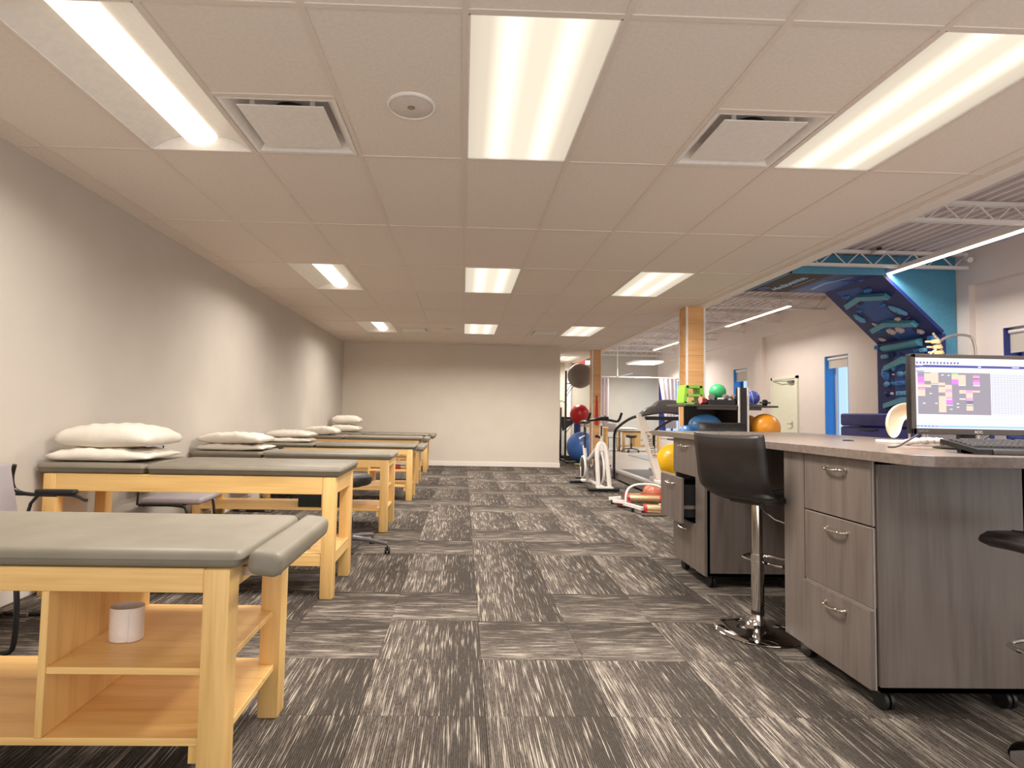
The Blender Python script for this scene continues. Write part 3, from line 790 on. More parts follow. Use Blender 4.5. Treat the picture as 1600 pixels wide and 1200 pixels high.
# the .86-side panel of the near cabinet is at its far side (filler), see drawer_cabinet
t = thing('back_cabinet', 'grey cabinet closing the far side of the desk knee space', 'cabinet', (2.67, 1.3, 0))
obj('carcass', MB().box(2.36, 2.97, .245, 2.385, .08, 1.0, .002, 1), 'cabinet', t)
for k in range(3):
    obj('door', MB().box(2.97, 2.988, .25+k*.712, .25+(k+1)*.712-.006, .085, .995, .001, 1), 'cabinet', t)
for xx, yy in ((2.42, .32), (2.9, .32), (2.42, 2.3), (2.9, 2.3)):
    obj('caster', MB().cyl((xx-.012, yy, .036), (xx+.012, yy, .036), .036, n=20).cyl((xx, yy, .04), (xx, yy, .08), .01, n=8), 'black', t)
def worktop(pts, label, loc):
    o = obj('worktop', MB().prism([(x, y, 1.001) for x, y in pts], (0, 0, .041)), 'worktop', centre=(loc[0], loc[1], 1.001))
    bv = o.modifiers.new('edge', 'BEVEL'); bv.width = .0025; bv.segments = 2; bv.limit_method = 'ANGLE'
    return tag(o, label, 'worktop')
worktop([(1.655, -.01), (1.70, -.055), (2.345, -.04), (2.345, 2.78), (1.655, 2.78)], 'grey speckled worktop with clipped corner over the drawer cabinets', (2, 1.3))
worktop([(2.352, -.04), (3.02, -.03), (3.02, 2.9), (2.352, 2.9)], 'second grey worktop on the far side of the desk, under the screen', (2.7, 1.3))
tag(obj('cable_grommet', MB().cyl((2.27, 1.2, 1.042), (2.27, 1.2, 1.047), .028, n=24), 'black', centre=(2.27, 1.2, 1.042)), 'small black cable grommet set in the worktop', 'grommet')

# ---- bar stools (local: faces +y)
def bar_stool():
    t = thing('bar_stool', 'x', 'stool')
    obj('base', MB().lathe((0, 0, 0), [(0, 0), (.215, 0), (.221, .006), (.215, .011), (.14, .02), (.075, .034), (.045, .055), (.032, .085), (.03, .1), (0, .1)], 56), 'chrome', t)
    obj('column', MB().cyl((0, 0, .1), (0, 0, .42), .033, n=28).cyl((0, 0, .42), (0, 0, .71), .028, n=28), 'chrome', t)
    obj('collar', MB().cyl((0, 0, .098), (0, 0, .118), .033, n=28), 'black', t)
    fr = MB(); fr.cyl((0, 0, .36), (0, 0, .385), .034, n=24)
    fr.tube([(-.02, .03, .372), (-.14, .03, .372), (-.14, .20, .372), (.14, .20, .372), (.14, .03, .372), (.02, .03, .372)], .0085, 8, smooth=2)
    obj('footrest', fr, 'chrome', t)
    obj('lift_lever', MB().tube([(.02, -.02, .70), (.06, -.02, .66), (.11, -.01, .625), (.16, 0, .615)], .004, 6), 'chrome', t)
    obj('mounting_plate', MB().box(-.1, .1, -.1, .1, .698, .715, .004, 1), 'black_metal', t)
    # one bucket: seat pad curving up into the back
    prof = [(.21, .755), (.19, .77), (.10, .772), (0, .766), (-.08, .764), (-.14, .772), (-.175, .80), (-.192, .85), (-.20, .92), (-.212, 1.0), (-.222, 1.06), (-.226, 1.078)]
    th = .062
    def bucket(prof, a, b, th, w=.21):
        mb = MB(); bm = mb.bm; rows = []
        P = [Vector((0, y, z)) for y, z in prof]; nx = 12
        for k, p in enumerate(P):
            d = (P[min(k+1, len(P)-1)]-P[max(k-1, 0)]).normalized(); nrm = Vector((0, -d.z, d.y))    # outward (under / behind)
            if nrm.z > 0 and k < 5: nrm = -nrm
            endk = 1.0 if 0 < k < len(P)-1 else .45
            row = []
            for side in (0, 1):
                for i in range(nx+1):
                    u = -1+2*i/nx; x = u*w
                    e = (1-abs(u)**6)**.5 if abs(u) < 1 else 0
                    off = (-.5 if side == 0 else .5)*th*(.35+.65*e)*endk
                    curl = .018*u*u if k > 6 else .008*u*u
                    q = p + nrm*(off+th*.5) + (Vector((0, curl, 0)) if k > 6 else Vector((0, 0, curl)))
                    row.append((x, q.y, q.z))
            rows.append(row)
        V = [[bm.verts.new(c) for c in r] for r in rows]
        m = nx+1
        for k in range(len(V)-1):
            for i in range(nx):
                bm.faces.new((V[k][i], V[k][i+1], V[k+1][i+1], V[k+1][i])); bm.faces.new((V[k+1][m+i], V[k+1][m+i+1], V[k][m+i+1], V[k][m+i]))
            bm.faces.new((V[k][0], V[k+1][0], V[k+1][m], V[k][m])); bm.faces.new((V[k][nx], V[k][m+nx], V[k+1][m+nx], V[k+1][nx]))
        for k in (0, len(V)-1):
            for i in range(nx): bm.faces.new((V[k][i], V[k][m+i], V[k][m+i+1], V[k][i+1]))
        return mb
    obj('seat', bucket(prof[:6], 0, 0, th), 'black_vinyl', t, sharp=1.2)
    obj('backrest', bucket(prof[5:], 0, 0, .05), 'black_vinyl', t, sharp=1.2)
    for u in (-.07, .07): obj('seam', MB().tube([(u, y+.003, z) for y, z in prof[6:]], .0025, 6), 'black', t)
    for u in (-.07, .07): obj('seam', MB().tube([(u, y, z+.002) for y, z in prof[1:5]], .0025, 6), 'black', t)
    return t
bs = bar_stool(); bs.location = (1.655, 1.06, 0); bs.rotation_euler = (0, 0, -math.radians(63))
bs['label'] = 'black bar stool on a chrome disc base, its back to the viewer, at the desk'; bs['group'] = 'black bar stools around the desk'
s3 = copy_tree(bs, (2.53, 3.08, 0), PI, 'black bar stool beyond the desk, only its stitched back top showing'); s3.scale = (1.1, 1, 1.035)
copy_tree(bs, (2.13, -.17, 0), .12, 'black bar stool at the right edge, only its seat corner showing')

# ---- monitor
def monitor():
    x0, x1, y, z0, z1 = 2.0, 2.585, .40, 1.108, 1.463
    t = thing('monitor', 'dark framed computer screen showing a coloured schedule', 'monitor', (2.29, .45, 1.042))
    obj('back_shell', MB().box(x0, x1, y+.008, y+.04, z0, z1, .006, 2).box(x0+.15, x1-.15, y+.04, y+.07, z0+.08, z1-.08, .01, 2), 'black', t)
    b = .017; bz = flat('bezel', (84, 74, 68), .35)
    mb = MB(); mb.box(x0, x1, y, y+.01, z1-b, z1, .002, 1); mb.box(x0, x1, y, y+.01, z0, z0+.026, .002, 1); mb.box(x0, x0+b, y, y+.01, z0, z1, .002, 1); mb.box(x1-b, x1, y, y+.01, z0, z1, .002, 1)
    obj('bezel', mb, bz, t)
    cols = {'white': (226, 222, 238), 'grey': (150, 143, 152), 'pale': (205, 205, 212), 'navy': (88, 88, 150), 'peach': (236, 196, 176), 'pink': (226, 160, 200), 'violet': (208, 130, 240), 'blue': (160, 190, 245), 'cream': (240, 236, 236), 'green': (160, 205, 150), 'icon': (110, 112, 160), 'lilac': (170, 160, 235), 'red': (205, 90, 70), 'line': (128, 122, 132)}
    keys = list(cols); mats = [emit('screen_'+k, cols[k], .95) for k in keys]
    sx0, sx1, sz0, sz1 = x0+b, x1-b, z0+.026, z1-b
    mb = MB(); lay = [0]
    def q(c, u0, u1, v0, v1):      # u from left, v from top, 0..1
        lay[0] += 1; yy = y+.0060 - lay[0]*.00001
        X = lambda u: sx0+(sx1-sx0)*u; Z = lambda v: sz1-(sz1-sz0)*v
        mb.quad([(X(u0), yy, Z(v1)), (X(u1), yy, Z(v1)), (X(u1), yy, Z(v0)), (X(u0), yy, Z(v0))], keys.index(c))
    q('white', 0, 1, 0, 1); q('cream', 0, 1, 0, .10)
    for k in range(13): q('icon', .012+k*.028, .028+k*.028, .055, .085)
    q('navy', 0, 1, .10, .135); q('white', .005, .07, .105, .112); q('cream', .80, .86, .112, .122); q('cream', .52, .545, .11, .125); q('lilac', 0, .04, .135, .15)
    q('peach', .0, 1, .175, .183)
    q('lilac', .01, .075, .18, .205)
    q('grey', .02, .62, .205, .80); q('pale', .625, 1, .205, .80)
    for k in range(20): q('line', .02, .62, .23+k*.029, .2315+k*.029)
    for k in range(14): q('grey', .63+k*.026, .631+k*.026, .21, .80)
    for k in range(18): q('grey', .625, 1, .235+k*.031, .237+k*.031)
    B = [('peach', .075, .13, .22, .33), ('peach', .13, .19, .205, .36), ('violet', .02, .075, .27, .35), ('pink', .02, .075, .35, .38), ('peach', .02, .13, .38, .42), ('white', .13, .19, .37, .38),
         ('green', .30, .355, .215, .235), ('peach', .30, .355, .235, .30), ('violet', .30, .355, .30, .37), ('peach', .355, .415, .235, .39), ('white', .36, .415, .38, .39),
         ('pink', .475, .53, .24, .275), ('red', .475, .52, .28, .288), ('violet', .475, .53, .30, .33), ('pink', .475, .53, .33, .38), ('cream', .475, .53, .38, .39),
         ('pink', .02, .08, .43, .46), ('peach', .02, .08, .46, .545),
         ('peach', .19, .245, .35, .39), ('peach', .19, .245, .41, .49), ('peach', .245, .30, .38, .44), ('pink', .245, .30, .44, .485), ('peach', .245, .30, .485, .55), ('pink', .245, .30, .55, .58), ('white', .245, .30, .58, .59), ('violet', .245, .305, .595, .65), ('cream', .245, .305, .665, .673),
         ('peach', .19, .25, .54, .77), ('peach', .36, .415, .45, .50), ('pink', .415, .47, .45, .49), ('peach', .47, .53, .455, .48), ('peach', .415, .47, .49, .56), ('pink', .415, .47, .56, .60), ('cream', .36, .41, .57, .585), ('line', .415, .47, .60, .645), ('white', .415, .47, .65, .66), ('peach', .415, .47, .675, .74)]
    for r in B: q(*r)
    for (u, v) in ((.215, .235), (.265, .24), (.115, .50), (.06, .64), (.16, .64), (.335, .64), (.335, .69), (.28, .72)): q('cream', u, u+.02, v, v+.012)
    q('blue', 0, 1, .955, 1.0); q('white', 0, 1, .985, 1.0)
    for k, c in enumerate(('icon', 'icon', 'navy', 'icon', 'navy', 'red')): q(c, .01+k*.03, .022+k*.03, .962, .975)
    obj('screen', mb, mats, t, smooth=False)
    add_text('brand_mark', 'AOC', .017, frame(((x0+x1)/2+.06*0-.0, y-.001, z0+.0125), (1, 0, 0), (0, 0, 1)), flat('mark_white', (225, 220, 215)), t, .0005, .0004)
    add_text('bezel_sticker', 'HDMI  LED', .009, frame((x0+.045, y-.001, z0+.013), (1, 0, 0), (0, 0, 1)), flat('mark_grey', (165, 165, 165)), t, .0005)
    obj('stand_neck', MB().box(2.255, 2.325, .445, .475, 1.05, 1.22, .006, 2), 'black', t)
    obj('stand_foot', MB().lathe((2.29, .47, 1.042), [(0, 0), (.11, 0), (.112, .005), (.1, .01), (.03, .014), (0, .014)], 40), 'black', t)
    obj('screen_cable', MB().tube([(2.2, .48, 1.2), (2.12, .50, 1.11), (2.02, .47, 1.07), (1.96, .44, 1.048), (1.93, .46, 1.047)], .0045, 8, smooth=3), 'dark_grey', t)
    obj('screen_cable', MB().tube([(2.5, .48, 1.25), (2.47, .5, 1.12), (2.40, .52, 1.07), (2.33, .55, 1.048)], .004, 8, smooth=3), 'black', t)
monitor()
# ---- keyboard
def keyboard():
    x0, x1, y0, y1 = 1.965, 2.44, .06, .225
    t = thing('keyboard', 'black computer keyboard propped on its feet below the screen', 'keyboard', (2.2, .14, 1.042))
    zf = lambda y: 1.062+(y-y0)*.20
    pts = [(x0, y0, 1.045), (x0, y0, zf(y0)), (x0, y1, zf(y1)), (x0, y1, 1.075)]
    obj('body', MB().prism(pts, (x1-x0, 0, 0)), 'black', t)
    rows = 6; cols = 19
    for r in range(rows):
        for c in range(cols):
            xa = x0+.02+c*(x1-x0-.04)/cols; ya = y0+.035+r*(y1-y0-.045)/rows; w = (x1-x0-.04)/cols; d = (y1-y0-.045)/rows
            if r == 5 and c in (1, 6, 11): continue
            z = zf(ya+d/2)
            obj('key', MB().box(xa+.001, xa+w-.002, ya+.001, ya+d-.003, z-.002, z+.0075, .0016, 1), 'dark_grey', t)
    obj('palm_ridge', MB().box(x0+.06, x1-.01, y0-.006, y0+.022, 1.043, 1.063, .004, 2), 'dark_grey', t)
    for xa in (x0+.04, x1-.09): obj('tilt_foot', MB().prism([(xa, y1-.05, 1.042), (xa, y1-.035, 1.042), (xa, y1-.02, 1.078), (xa, y1-.055, 1.078)], (.05, 0, 0)), 'black', t)
keyboard()
# ---- anatomical models
bone = flat('bone_plastic', (232, 218, 188), .45)
def hip_model():
    t = thing('hip_bone_model', 'cream pelvis bone model on a white stand at the left of the screen', 'model', (2.4, 1.0, 1.042))
    mb = MB(); mb.box(2.34, 2.475, .93, 1.08, 1.042, 1.058, .003, 1); obj('stand_base', mb, flat('stand_white', (238, 226, 218)), t)
    obj('rod', MB().cyl((2.472, 1.0, 1.05), (2.472, 1.0, 1.17), .006, n=10), 'steel', t)
    # iliac blade: a curved fan with a thick rim
    out = [(2.372, 1.066), (2.350, 1.10), (2.342, 1.145), (2.352, 1.195), (2.378, 1.236), (2.415, 1.258), (2.452, 1.265), (2.485, 1.262), (2.50, 1.235), (2.488, 1.20), (2.462, 1.182), (2.440, 1.170), (2.428, 1.140), (2.418, 1.10), (2.398, 1.070)]
    mb = MB(); bm = mb.bm; cxy = Vector((2.42, 0, 1.18)); n = len(out)
    def ring(s, dy, dish): return [bm.verts.new((cxy.x+(x-cxy.x)*s, 1.0+dy+dish, cxy.z+(z-cxy.z)*s)) for x, z in out]
    R = [ring(1.0, 0, 0), ring(.97, -.012, 0), ring(.82, -.008, .012), ring(.45, -.004, .022)]
    R2 = [ring(.97, .012, 0), ring(.82, .008, .016), ring(.45, .004, .028)]
    seq = [R[3], R[2], R[1], R[0], R2[0], R2[1], R2[2]]
    for A, B in zip(seq, seq[1:]):
        for k in range(n): bm.faces.new((A[k], A[(k+1) % n], B[(k+1) % n], B[k]))
    bm.faces.new(seq[0]); bm.faces.new(seq[-1][::-1])
    o = obj('iliac_bone', mb, bone, t, sharp=3); sb = o.modifiers.new('s', 'SUBSURF'); sb.levels = sb.render_levels = 2
    mb = MB(); mb.ball((2.49, 1.0, 1.19), .03, 20, (.8, 1.2, 1.7)); obj('disc_pad', mb, flat('orange_disc', (224, 112, 62)), t)
hip_model()
def spine_model():
    t = thing('spine_model', 'small spine model hanging from a chrome hook behind the screen', 'model', (2.70, 1.0, 1.042))
    obj('stand_foot', MB().box(2.6, 2.82, .9, 1.1, 1.042, 1.056, .004, 1), flat('stand_white', (238, 226, 218)), t)
    obj('hook_rod', MB().tube([(2.86, 1.0, 1.05), (2.86, 1.0, 1.55), (2.845, 1.0, 1.63), (2.81, 1.0, 1.648), (2.74, 1.0, 1.647), (2.69, 1.0, 1.63), (2.66, 1.0, 1.612)], .007, 8, smooth=2), 'steel', t)
    obj('top_clamp', MB().cyl((2.61, .99, 1.65), (2.645, 1.0, 1.62), .006).cyl((2.638, 1.0, 1.625), (2.638, 1.0, 1.59), .012), 'steel', t)
    for k in range(17):
        z = 1.607-k*.03; x = 2.632+.02*math.sin(k*.45)
        mb = MB(); mb.cyl((x, 1.0, z-.010), (x, 1.0, z+.008), .019, .021, n=16)
        mb.box(x-.045, x+.045, 1.012, 1.022, z-.005, z+.005, .003, 1)
        mb.cyl((x, 1.01, z), (x+.055, 1.03, z-.012), .008, .003, n=8)
        obj('vertebra', mb, flat('vertebra_cream', (236, 200, 140), .45), t)
    obj('nerve_loop', MB().tube([(2.62, .985, 1.56), (2.585, .98, 1.54), (2.575, .98, 1.50), (2.59, .98, 1.46)], .004, 6, smooth=2), flat('stand_white', (238, 226, 218)), t)
spine_model()
t = thing('jaw_model', 'white clear-topped model lying on the worktop behind the keyboard', 'model', (2.36, .72, 1.042))
mb = MB(); 
for k in range(9):
    a = k/8*PI; mb.ball((2.34+.09*math.cos(a), .74-.03*math.sin(a), 1.058+.012*math.sin(a)), .018, 12, (1.1, 1, .9))
obj('base_ring', mb, flat('stand_white', (238, 226, 218)), t); obj('post', MB().cyl((2.34, .74, 1.05), (2.34, .74, 1.12), .014), 'steel', t)

# ================================================================== EQUIPMENT SHELF (behind the desk)
dkw = flat('dark_laminate', (72, 62, 55), .45)
def shelf_unit():
    t = thing('equipment_shelf', 'dark storage shelf with a tall white-edged divider behind the desk', 'shelf', (3.02, 4.4, 0))
    obj('top_shelf', MB().box(2.5, 3.09, 4.12, 4.72, 1.283, 1.303, .002, 1), dkw, t); obj('top_shelf', MB().box(3.2, 3.54, 4.12, 4.72, 1.283, 1.303, .002, 1), dkw, t)
    obj('support_rail', MB().box(2.64, 3.09, 4.14, 4.17, 1.25, 1.283), dkw, t); obj('support_rail', MB().box(3.2, 3.36, 4.14, 4.17, 1.25, 1.283), dkw, t)
    obj('divider', MB().box(3.09, 3.2, 4.13, 4.72, 0, 1.303).box(3.09, 3.2, 4.13, 4.19, 1.303, 1.5), flat('divider_black', (38, 26, 24)), t)
    for xa in (3.086, 3.188): obj('divider_edge', MB().box(xa, xa+.016, 4.11, 4.13, 0, 1.502), 'white_metal', t)
    obj('back_panel', MB().box(2.71, 3.09, 4.70, 4.72, .05, 1.283), dkw, t)
    obj('lower_shelf', MB().box(2.5, 3.09, 4.1, 4.70, .88, .9), dkw, t); obj('lower_shelf', MB().box(3.2, 3.72, 4.02, 4.75, .88, .9), dkw, t)
    for xa in (2.7, 3.66): obj('end_panel', MB().box(xa, xa+.02, 4.1, 4.7, 0, .88), dkw, t)
shelf_unit()
tag(obj('equipment_tray', MB().box(2.76, 3.085, 4.16, 4.6, 1.304, 1.362, .003, 1), 'black', centre=(2.93, 4.4, 1.304)), 'shallow black tray on the upper shelf under the green ball', 'tray')
# green step frame
gm = flat('lime_plastic', (140, 200, 58), .35)
t = thing('step_frame', 'lime green plastic frame standing on the upper shelf', 'step', (2.63, 4.3, 1.303))
prof = [(2.505, 1.304), (2.755, 1.304), (2.735, 1.525), (2.53, 1.525)]
mb = MB()
def bar2(a, b, w): 
    a = Vector((a[0], 4.22, a[1])); b = Vector((b[0], 4.22, b[1])); d = (b-a).normalized(); nrm = Vector((-d.z, 0, d.x))*w/2
    mb.prism([a+nrm, a-nrm, b-nrm, b+nrm], (0, .2, 0))
bar2((2.528, 1.32), (2.553, 1.515), .042); bar2((2.738, 1.32), (2.716, 1.515), .042)
bar2((2.545, 1.508), (2.725, 1.508), .034); bar2((2.55, 1.408), (2.722, 1.408), .026); bar2((2.52, 1.32), (2.63, 1.317), .026)
obj('frame_body', mb, gm, t)
obj('rubber_foot', MB().box(2.52, 2.62, 4.22, 4.24, 1.303, 1.306), 'black', t)
t = thing('red_weight', 'dark red hexagonal dumbbell on the upper shelf', 'dumbbell', (2.72, 4.17, 1.303))
obj('head', MB().cyl((2.68, 4.17, 1.352), (2.745, 4.19, 1.348), .047, .036, n=6), flat('dark_red', (150, 62, 58)), t)
obj('grip', MB().cyl((2.745, 4.19, 1.348), (2.79, 4.2, 1.345), .014, n=12), 'steel', t)
obj('end_face', MB().cyl((2.677, 4.169, 1.352), (2.682, 4.17, 1.352), .043, .043, n=6), flat('pink_face', (235, 150, 140)), t)
def dumbbell(x, y, z, label, r=.034, ang=.5):
    t = thing('dumbbell', label, 'dumbbell', (x, y, z), 0, 'grey dumbbells on the upper shelf')
    d = Vector((math.cos(ang), math.sin(ang), 0)); c = Vector((x, y, z+r*.87))
    for s in (-1, 1): obj('head', MB().cyl(c+d*s*.035, c+d*s*.08, r, r*.95, n=6), flat('dumbbell_grey', (120, 112, 106)), t)
    obj('grip', MB().cyl(c-d*.035, c+d*.035, .012, n=12), 'steel', t)
dumbbell(2.83, 4.22, 1.363, 'grey dumbbell left of the green ball, in front', .036, 1.2)
dumbbell(2.80, 4.43, 1.363, 'grey dumbbell left of the green ball, behind', .036, 1.3)
dumbbell(3.03, 4.2, 1.363, 'grey dumbbell right of the green ball', .034, .2)
tag(obj('paper_roll', MB().cyl((2.88, 4.18, 1.373), (2.94, 4.17, 1.373), .01, n=12), flat('paper_white', (235, 230, 222)), centre=(2.95, 4.18, 1.37)), 'small white tube in front of the green ball', 'tube')
def gball(name, c, r, col, label, cat='ball', group=None, rough=.3, sc=(1, 1, 1), rings=0, seg=48, valve=True):
    t = thing(name, label, cat, (c[0], c[1], c[2]), 0, group)
    mt = flat('rubber_%d_%d_%d' % col, col, rough)
    obj('ball', MB().ball(c, r, seg, sc), mt, t, sharp=3)
    for k in range(rings):
        z = (k-(rings-1)/2)*r*.16; rr = math.sqrt(max(r*r-z*z, 0))+.0008
        obj('rib', MB().tube([(c[0]+rr*sc[0]*math.cos(a*PI/24), c[1]+rr*sc[1]*math.sin(a*PI/24), c[2]+z*sc[2]) for a in range(48)], r*.012, 6, closed=True), mt, t)
    return t
gball('exercise_ball', (2.95, 4.33, 1.456), .093, (60, 170, 105), 'green ball on the black tray, upper shelf', rings=0)
t = thing('white_box', 'pale translucent box on the tray behind the green ball', 'box', (3.05, 4.52, 1.362))
obj('body', MB().box(2.985, 3.08, 4.47, 4.59, 1.363, 1.45, .008, 2), flat('pale_green_box', (200, 204, 184)), t)
obj('lid', MB().box(2.98, 3.084, 4.465, 4.595, 1.45, 1.464, .004, 1), flat('pale_green_lid', (190, 204, 180)), t)
t = thing('rugby_ball', 'white oval ball with black lettering on top of the pale box', 'ball', (3.05, 4.5, 1.464))
obj('ball', MB().ball((3.05, 4.53, 1.508), .043, 32, (1.6, 1, 1)), flat('off_white', (236, 228, 214)), t, sharp=3)
for k in range(6): obj('letter_mark', MB().box(3.012+k*.011, 3.018+k*.011, 4.4815, 4.487, 1.517, 1.527), 'black', t)
t = gball('exercise_ball', (3.33, 4.3, 1.39), .087, (72, 88, 170), 'blue ball with white straps on the right end of the shelf')
for tilt in (.5, -.5, 1.2):
    mb = MB(); pts = [Vector((.0885*math.cos(a*PI/24), .0885*math.sin(a*PI/24), 0)) for a in range(48)]
    Rm = Matrix.Rotation(1.1, 3, 'X') @ Matrix.Rotation(tilt, 3, 'Y')
    mb.tube([Vector((3.33, 4.3, 1.39))+Rm@p for p in pts], .002, 6, closed=True); obj('strap', mb, flat('strap_white', (215, 225, 240)), t)
t = thing('ab_roller', 'small black exercise wheel at the right end of the shelf', 'exercise wheel', (3.42, 4.18, 1.303))
obj('wheel', MB().cyl((3.405, 4.18, 1.338), (3.435, 4.18, 1.338), .034, n=28), 'black', t)
obj('handle', MB().cyl((3.36, 4.18, 1.338), (3.48, 4.18, 1.338), .011, n=12), flat('brown_grip', (95, 82, 78)), t)
t = thing('long_bar', 'thin dark bar lying at the right end of the upper shelf', 'bar', (3.5, 4.5, 1.3))
obj('bar', MB().cyl((3.3, 4.62, 1.317), (3.68, 4.62, 1.317), .012, n=10), 'dark_grey', t)
gball('peanut_ball', (2.81, 4.34, 1.052), .15, (74, 122, 172), 'large ribbed blue oval ball on the lower shelf', sc=(1.28, 1, 1), rings=5)
gball('exercise_ball', (2.552, 4.25, .985), .083, (60, 104, 158), 'small dark blue ball left of the ribbed oval ball', rings=3)
gball('exercise_ball', (3.43, 4.2, 1.057), .157, (238, 156, 46), 'orange ball in front on the right of the shelf divider')
gball('exercise_ball', (3.395, 4.53, 1.05), .15, (226, 140, 40), 'second orange ball, half hidden behind the first')

# ================================================================== FITNESS CORNER
# ball rack beyond the end wall
t = thing('ball_rack', 'tall black ball rack post with ring arms beyond the back wall end', 'rack', (2.56, 11.7, 0))
obj('post', MB().box(2.54, 2.585, 11.68, 11.73, 0, 2.25, .004, 1), 'black_metal', t)
obj('foot', MB().box(2.42, 3.3, 12.1, 12.16, 0, .05), 'black_metal', t); obj('foot', MB().box(2.5, 2.56, 11.2, 12.1, 0, .05), 'black_metal', t)
for cz, r in ((1.93, .22), (1.02, .16)):
    obj('ball_ring', MB().tube([(2.92+r*math.cos(a*PI/12), 11.7+r*math.sin(a*PI/12), cz) for a in range(24)], .012, 6, closed=True).tube([(2.57, 11.7, cz), (2.92-r, 11.7, cz)], .012), 'black_metal', t)
    obj('ring_brace', MB().tube([(2.57, 11.7, cz-.32), (2.78, 11.62, cz)], .008).tube([(2.57, 11.7, cz-.22), (2.72, 11.75, cz)], .008), 'black_metal', t)
gball('exercise_ball', (2.91, 11.7, 2.125), .31, (132, 123, 115), 'large grey exercise ball at the top of the rack', group='exercise balls on the tall rack')
gball('exercise_ball', (2.915, 11.7, 1.17), .245, (190, 34, 32), 'red exercise ball in the middle of the rack', group='exercise balls on the tall rack')
gball('exercise_ball', (2.94, 11.55, .375), .372, (78, 126, 208), 'large blue exercise ball on the floor under the red one', group='exercise balls on the tall rack')
t = thing('weight_machine', 'black weight machine frame half hidden behind the back wall end', 'exercise machine', (2.55, 12.6, 0))
obj('upright', MB().box(2.5, 2.56, 12.5, 12.56, 0, 1.5), 'black_metal', t); obj('upright', MB().box(2.64, 2.68, 12.9, 12.94, 0, 1.35), 'black_metal', t)
obj('base_rail', MB().box(2.4, 3.5, 12.5, 12.58, .0, .08).box(2.4, 2.48, 12.2, 13.2, 0, .08), 'black_metal', t)
obj('side_plate', MB().prism([(2.6, 12.6, 1.1), (3.05, 12.6, 1.1), (3.0, 12.6, .98), (2.65, 12.6, .72)], (0, .04, 0)), flat('machine_grey', (58, 52, 50)), t)
obj('weight_stack', MB().box(2.46, 2.62, 12.7, 12.86, .1, .5), 'black', t)
obj('cable', MB().tube([(2.55, 12.5, 1.5), (2.62, 12.4, 1.52), (2.7, 12.3, 1.4)], .012, smooth=2), 'black', t)
tag(obj('foam_roller', MB().cyl((2.98, 12.3, 0), (2.98, 12.3, .98), .085, n=28), flat('navy_foam', (40, 56, 120)), centre=(2.98, 12.3, 0)), 'upright navy foam roller behind the blue ball', 'roller')
t = thing('side_table', 'low beige bench behind the red ball', 'bench', (3.35, 13.2, 0))
obj('bench_pad', MB().box(3.1, 3.7, 13.0, 13.4, .84, .95, .02, 2), flat('beige_pad', (190, 176, 150)), t)
for a in (3.13, 3.63): obj('leg', MB().box(a, a+.04, 13.03, 13.07, 0, .84), 'black_metal', t); obj('leg', MB().box(a, a+.04, 13.33, 13.37, 0, .84), 'black_metal', t)
tag(obj('floor_pad', MB().lathe((2.74, 11.0, 0), [(.09, 0), (.1, .012), (.085, .024), (.05, .02), (.05, 0)], 24), flat('lime_pad', (190, 200, 90)), centre=(2.74, 11.0, 0)), 'small yellow-green ring on the floor by the rack', 'ring')
t = thing('resistance_band', 'red exercise band hanging down the farther wood column', 'band', (3.08, 10.67, 1.55))
mb = MB(); mb.prism([(3.075, 10.66, 1.60), (3.095, 10.66, 1.60), (3.13, 10.66, .98), (3.12, 10.66, .94), (3.05, 10.66, .94), (3.045, 10.66, .99)], (0, .03, 0)); obj('band_bundle', mb, flat('band_red', (190, 40, 34)), t)
obj('hook', MB().cyl((3.085, 10.7, 1.6), (3.085, 10.65, 1.6), .01), 'black', t)
tag(obj('exit_sign', MB().box(3.27, 3.5, 13.94, 14.0, 2.56, 2.76, .004, 1), emit('exit_red', (245, 90, 90), .9), centre=(3.38, 13.97, 2.66)), 'red lit sign box above the grey ball', 'sign')
t = thing('emergency_light', 'white wall box beside the red sign', 'light', (3.6, 13.95, 2.66))
obj('lamp_case', MB().box(3.52, 3.68, 13.93, 14.0, 2.60, 2.74, .006, 2), 'white_metal', t); obj('lamp_face', MB().box(3.535, 3.665, 13.925, 13.93, 2.615, 2.725), 'far_lamp', t)
struct('trim_2', MB().box(2.95, 3.12, 13.9, 14.0, 0, CEIL), 'white_paint')

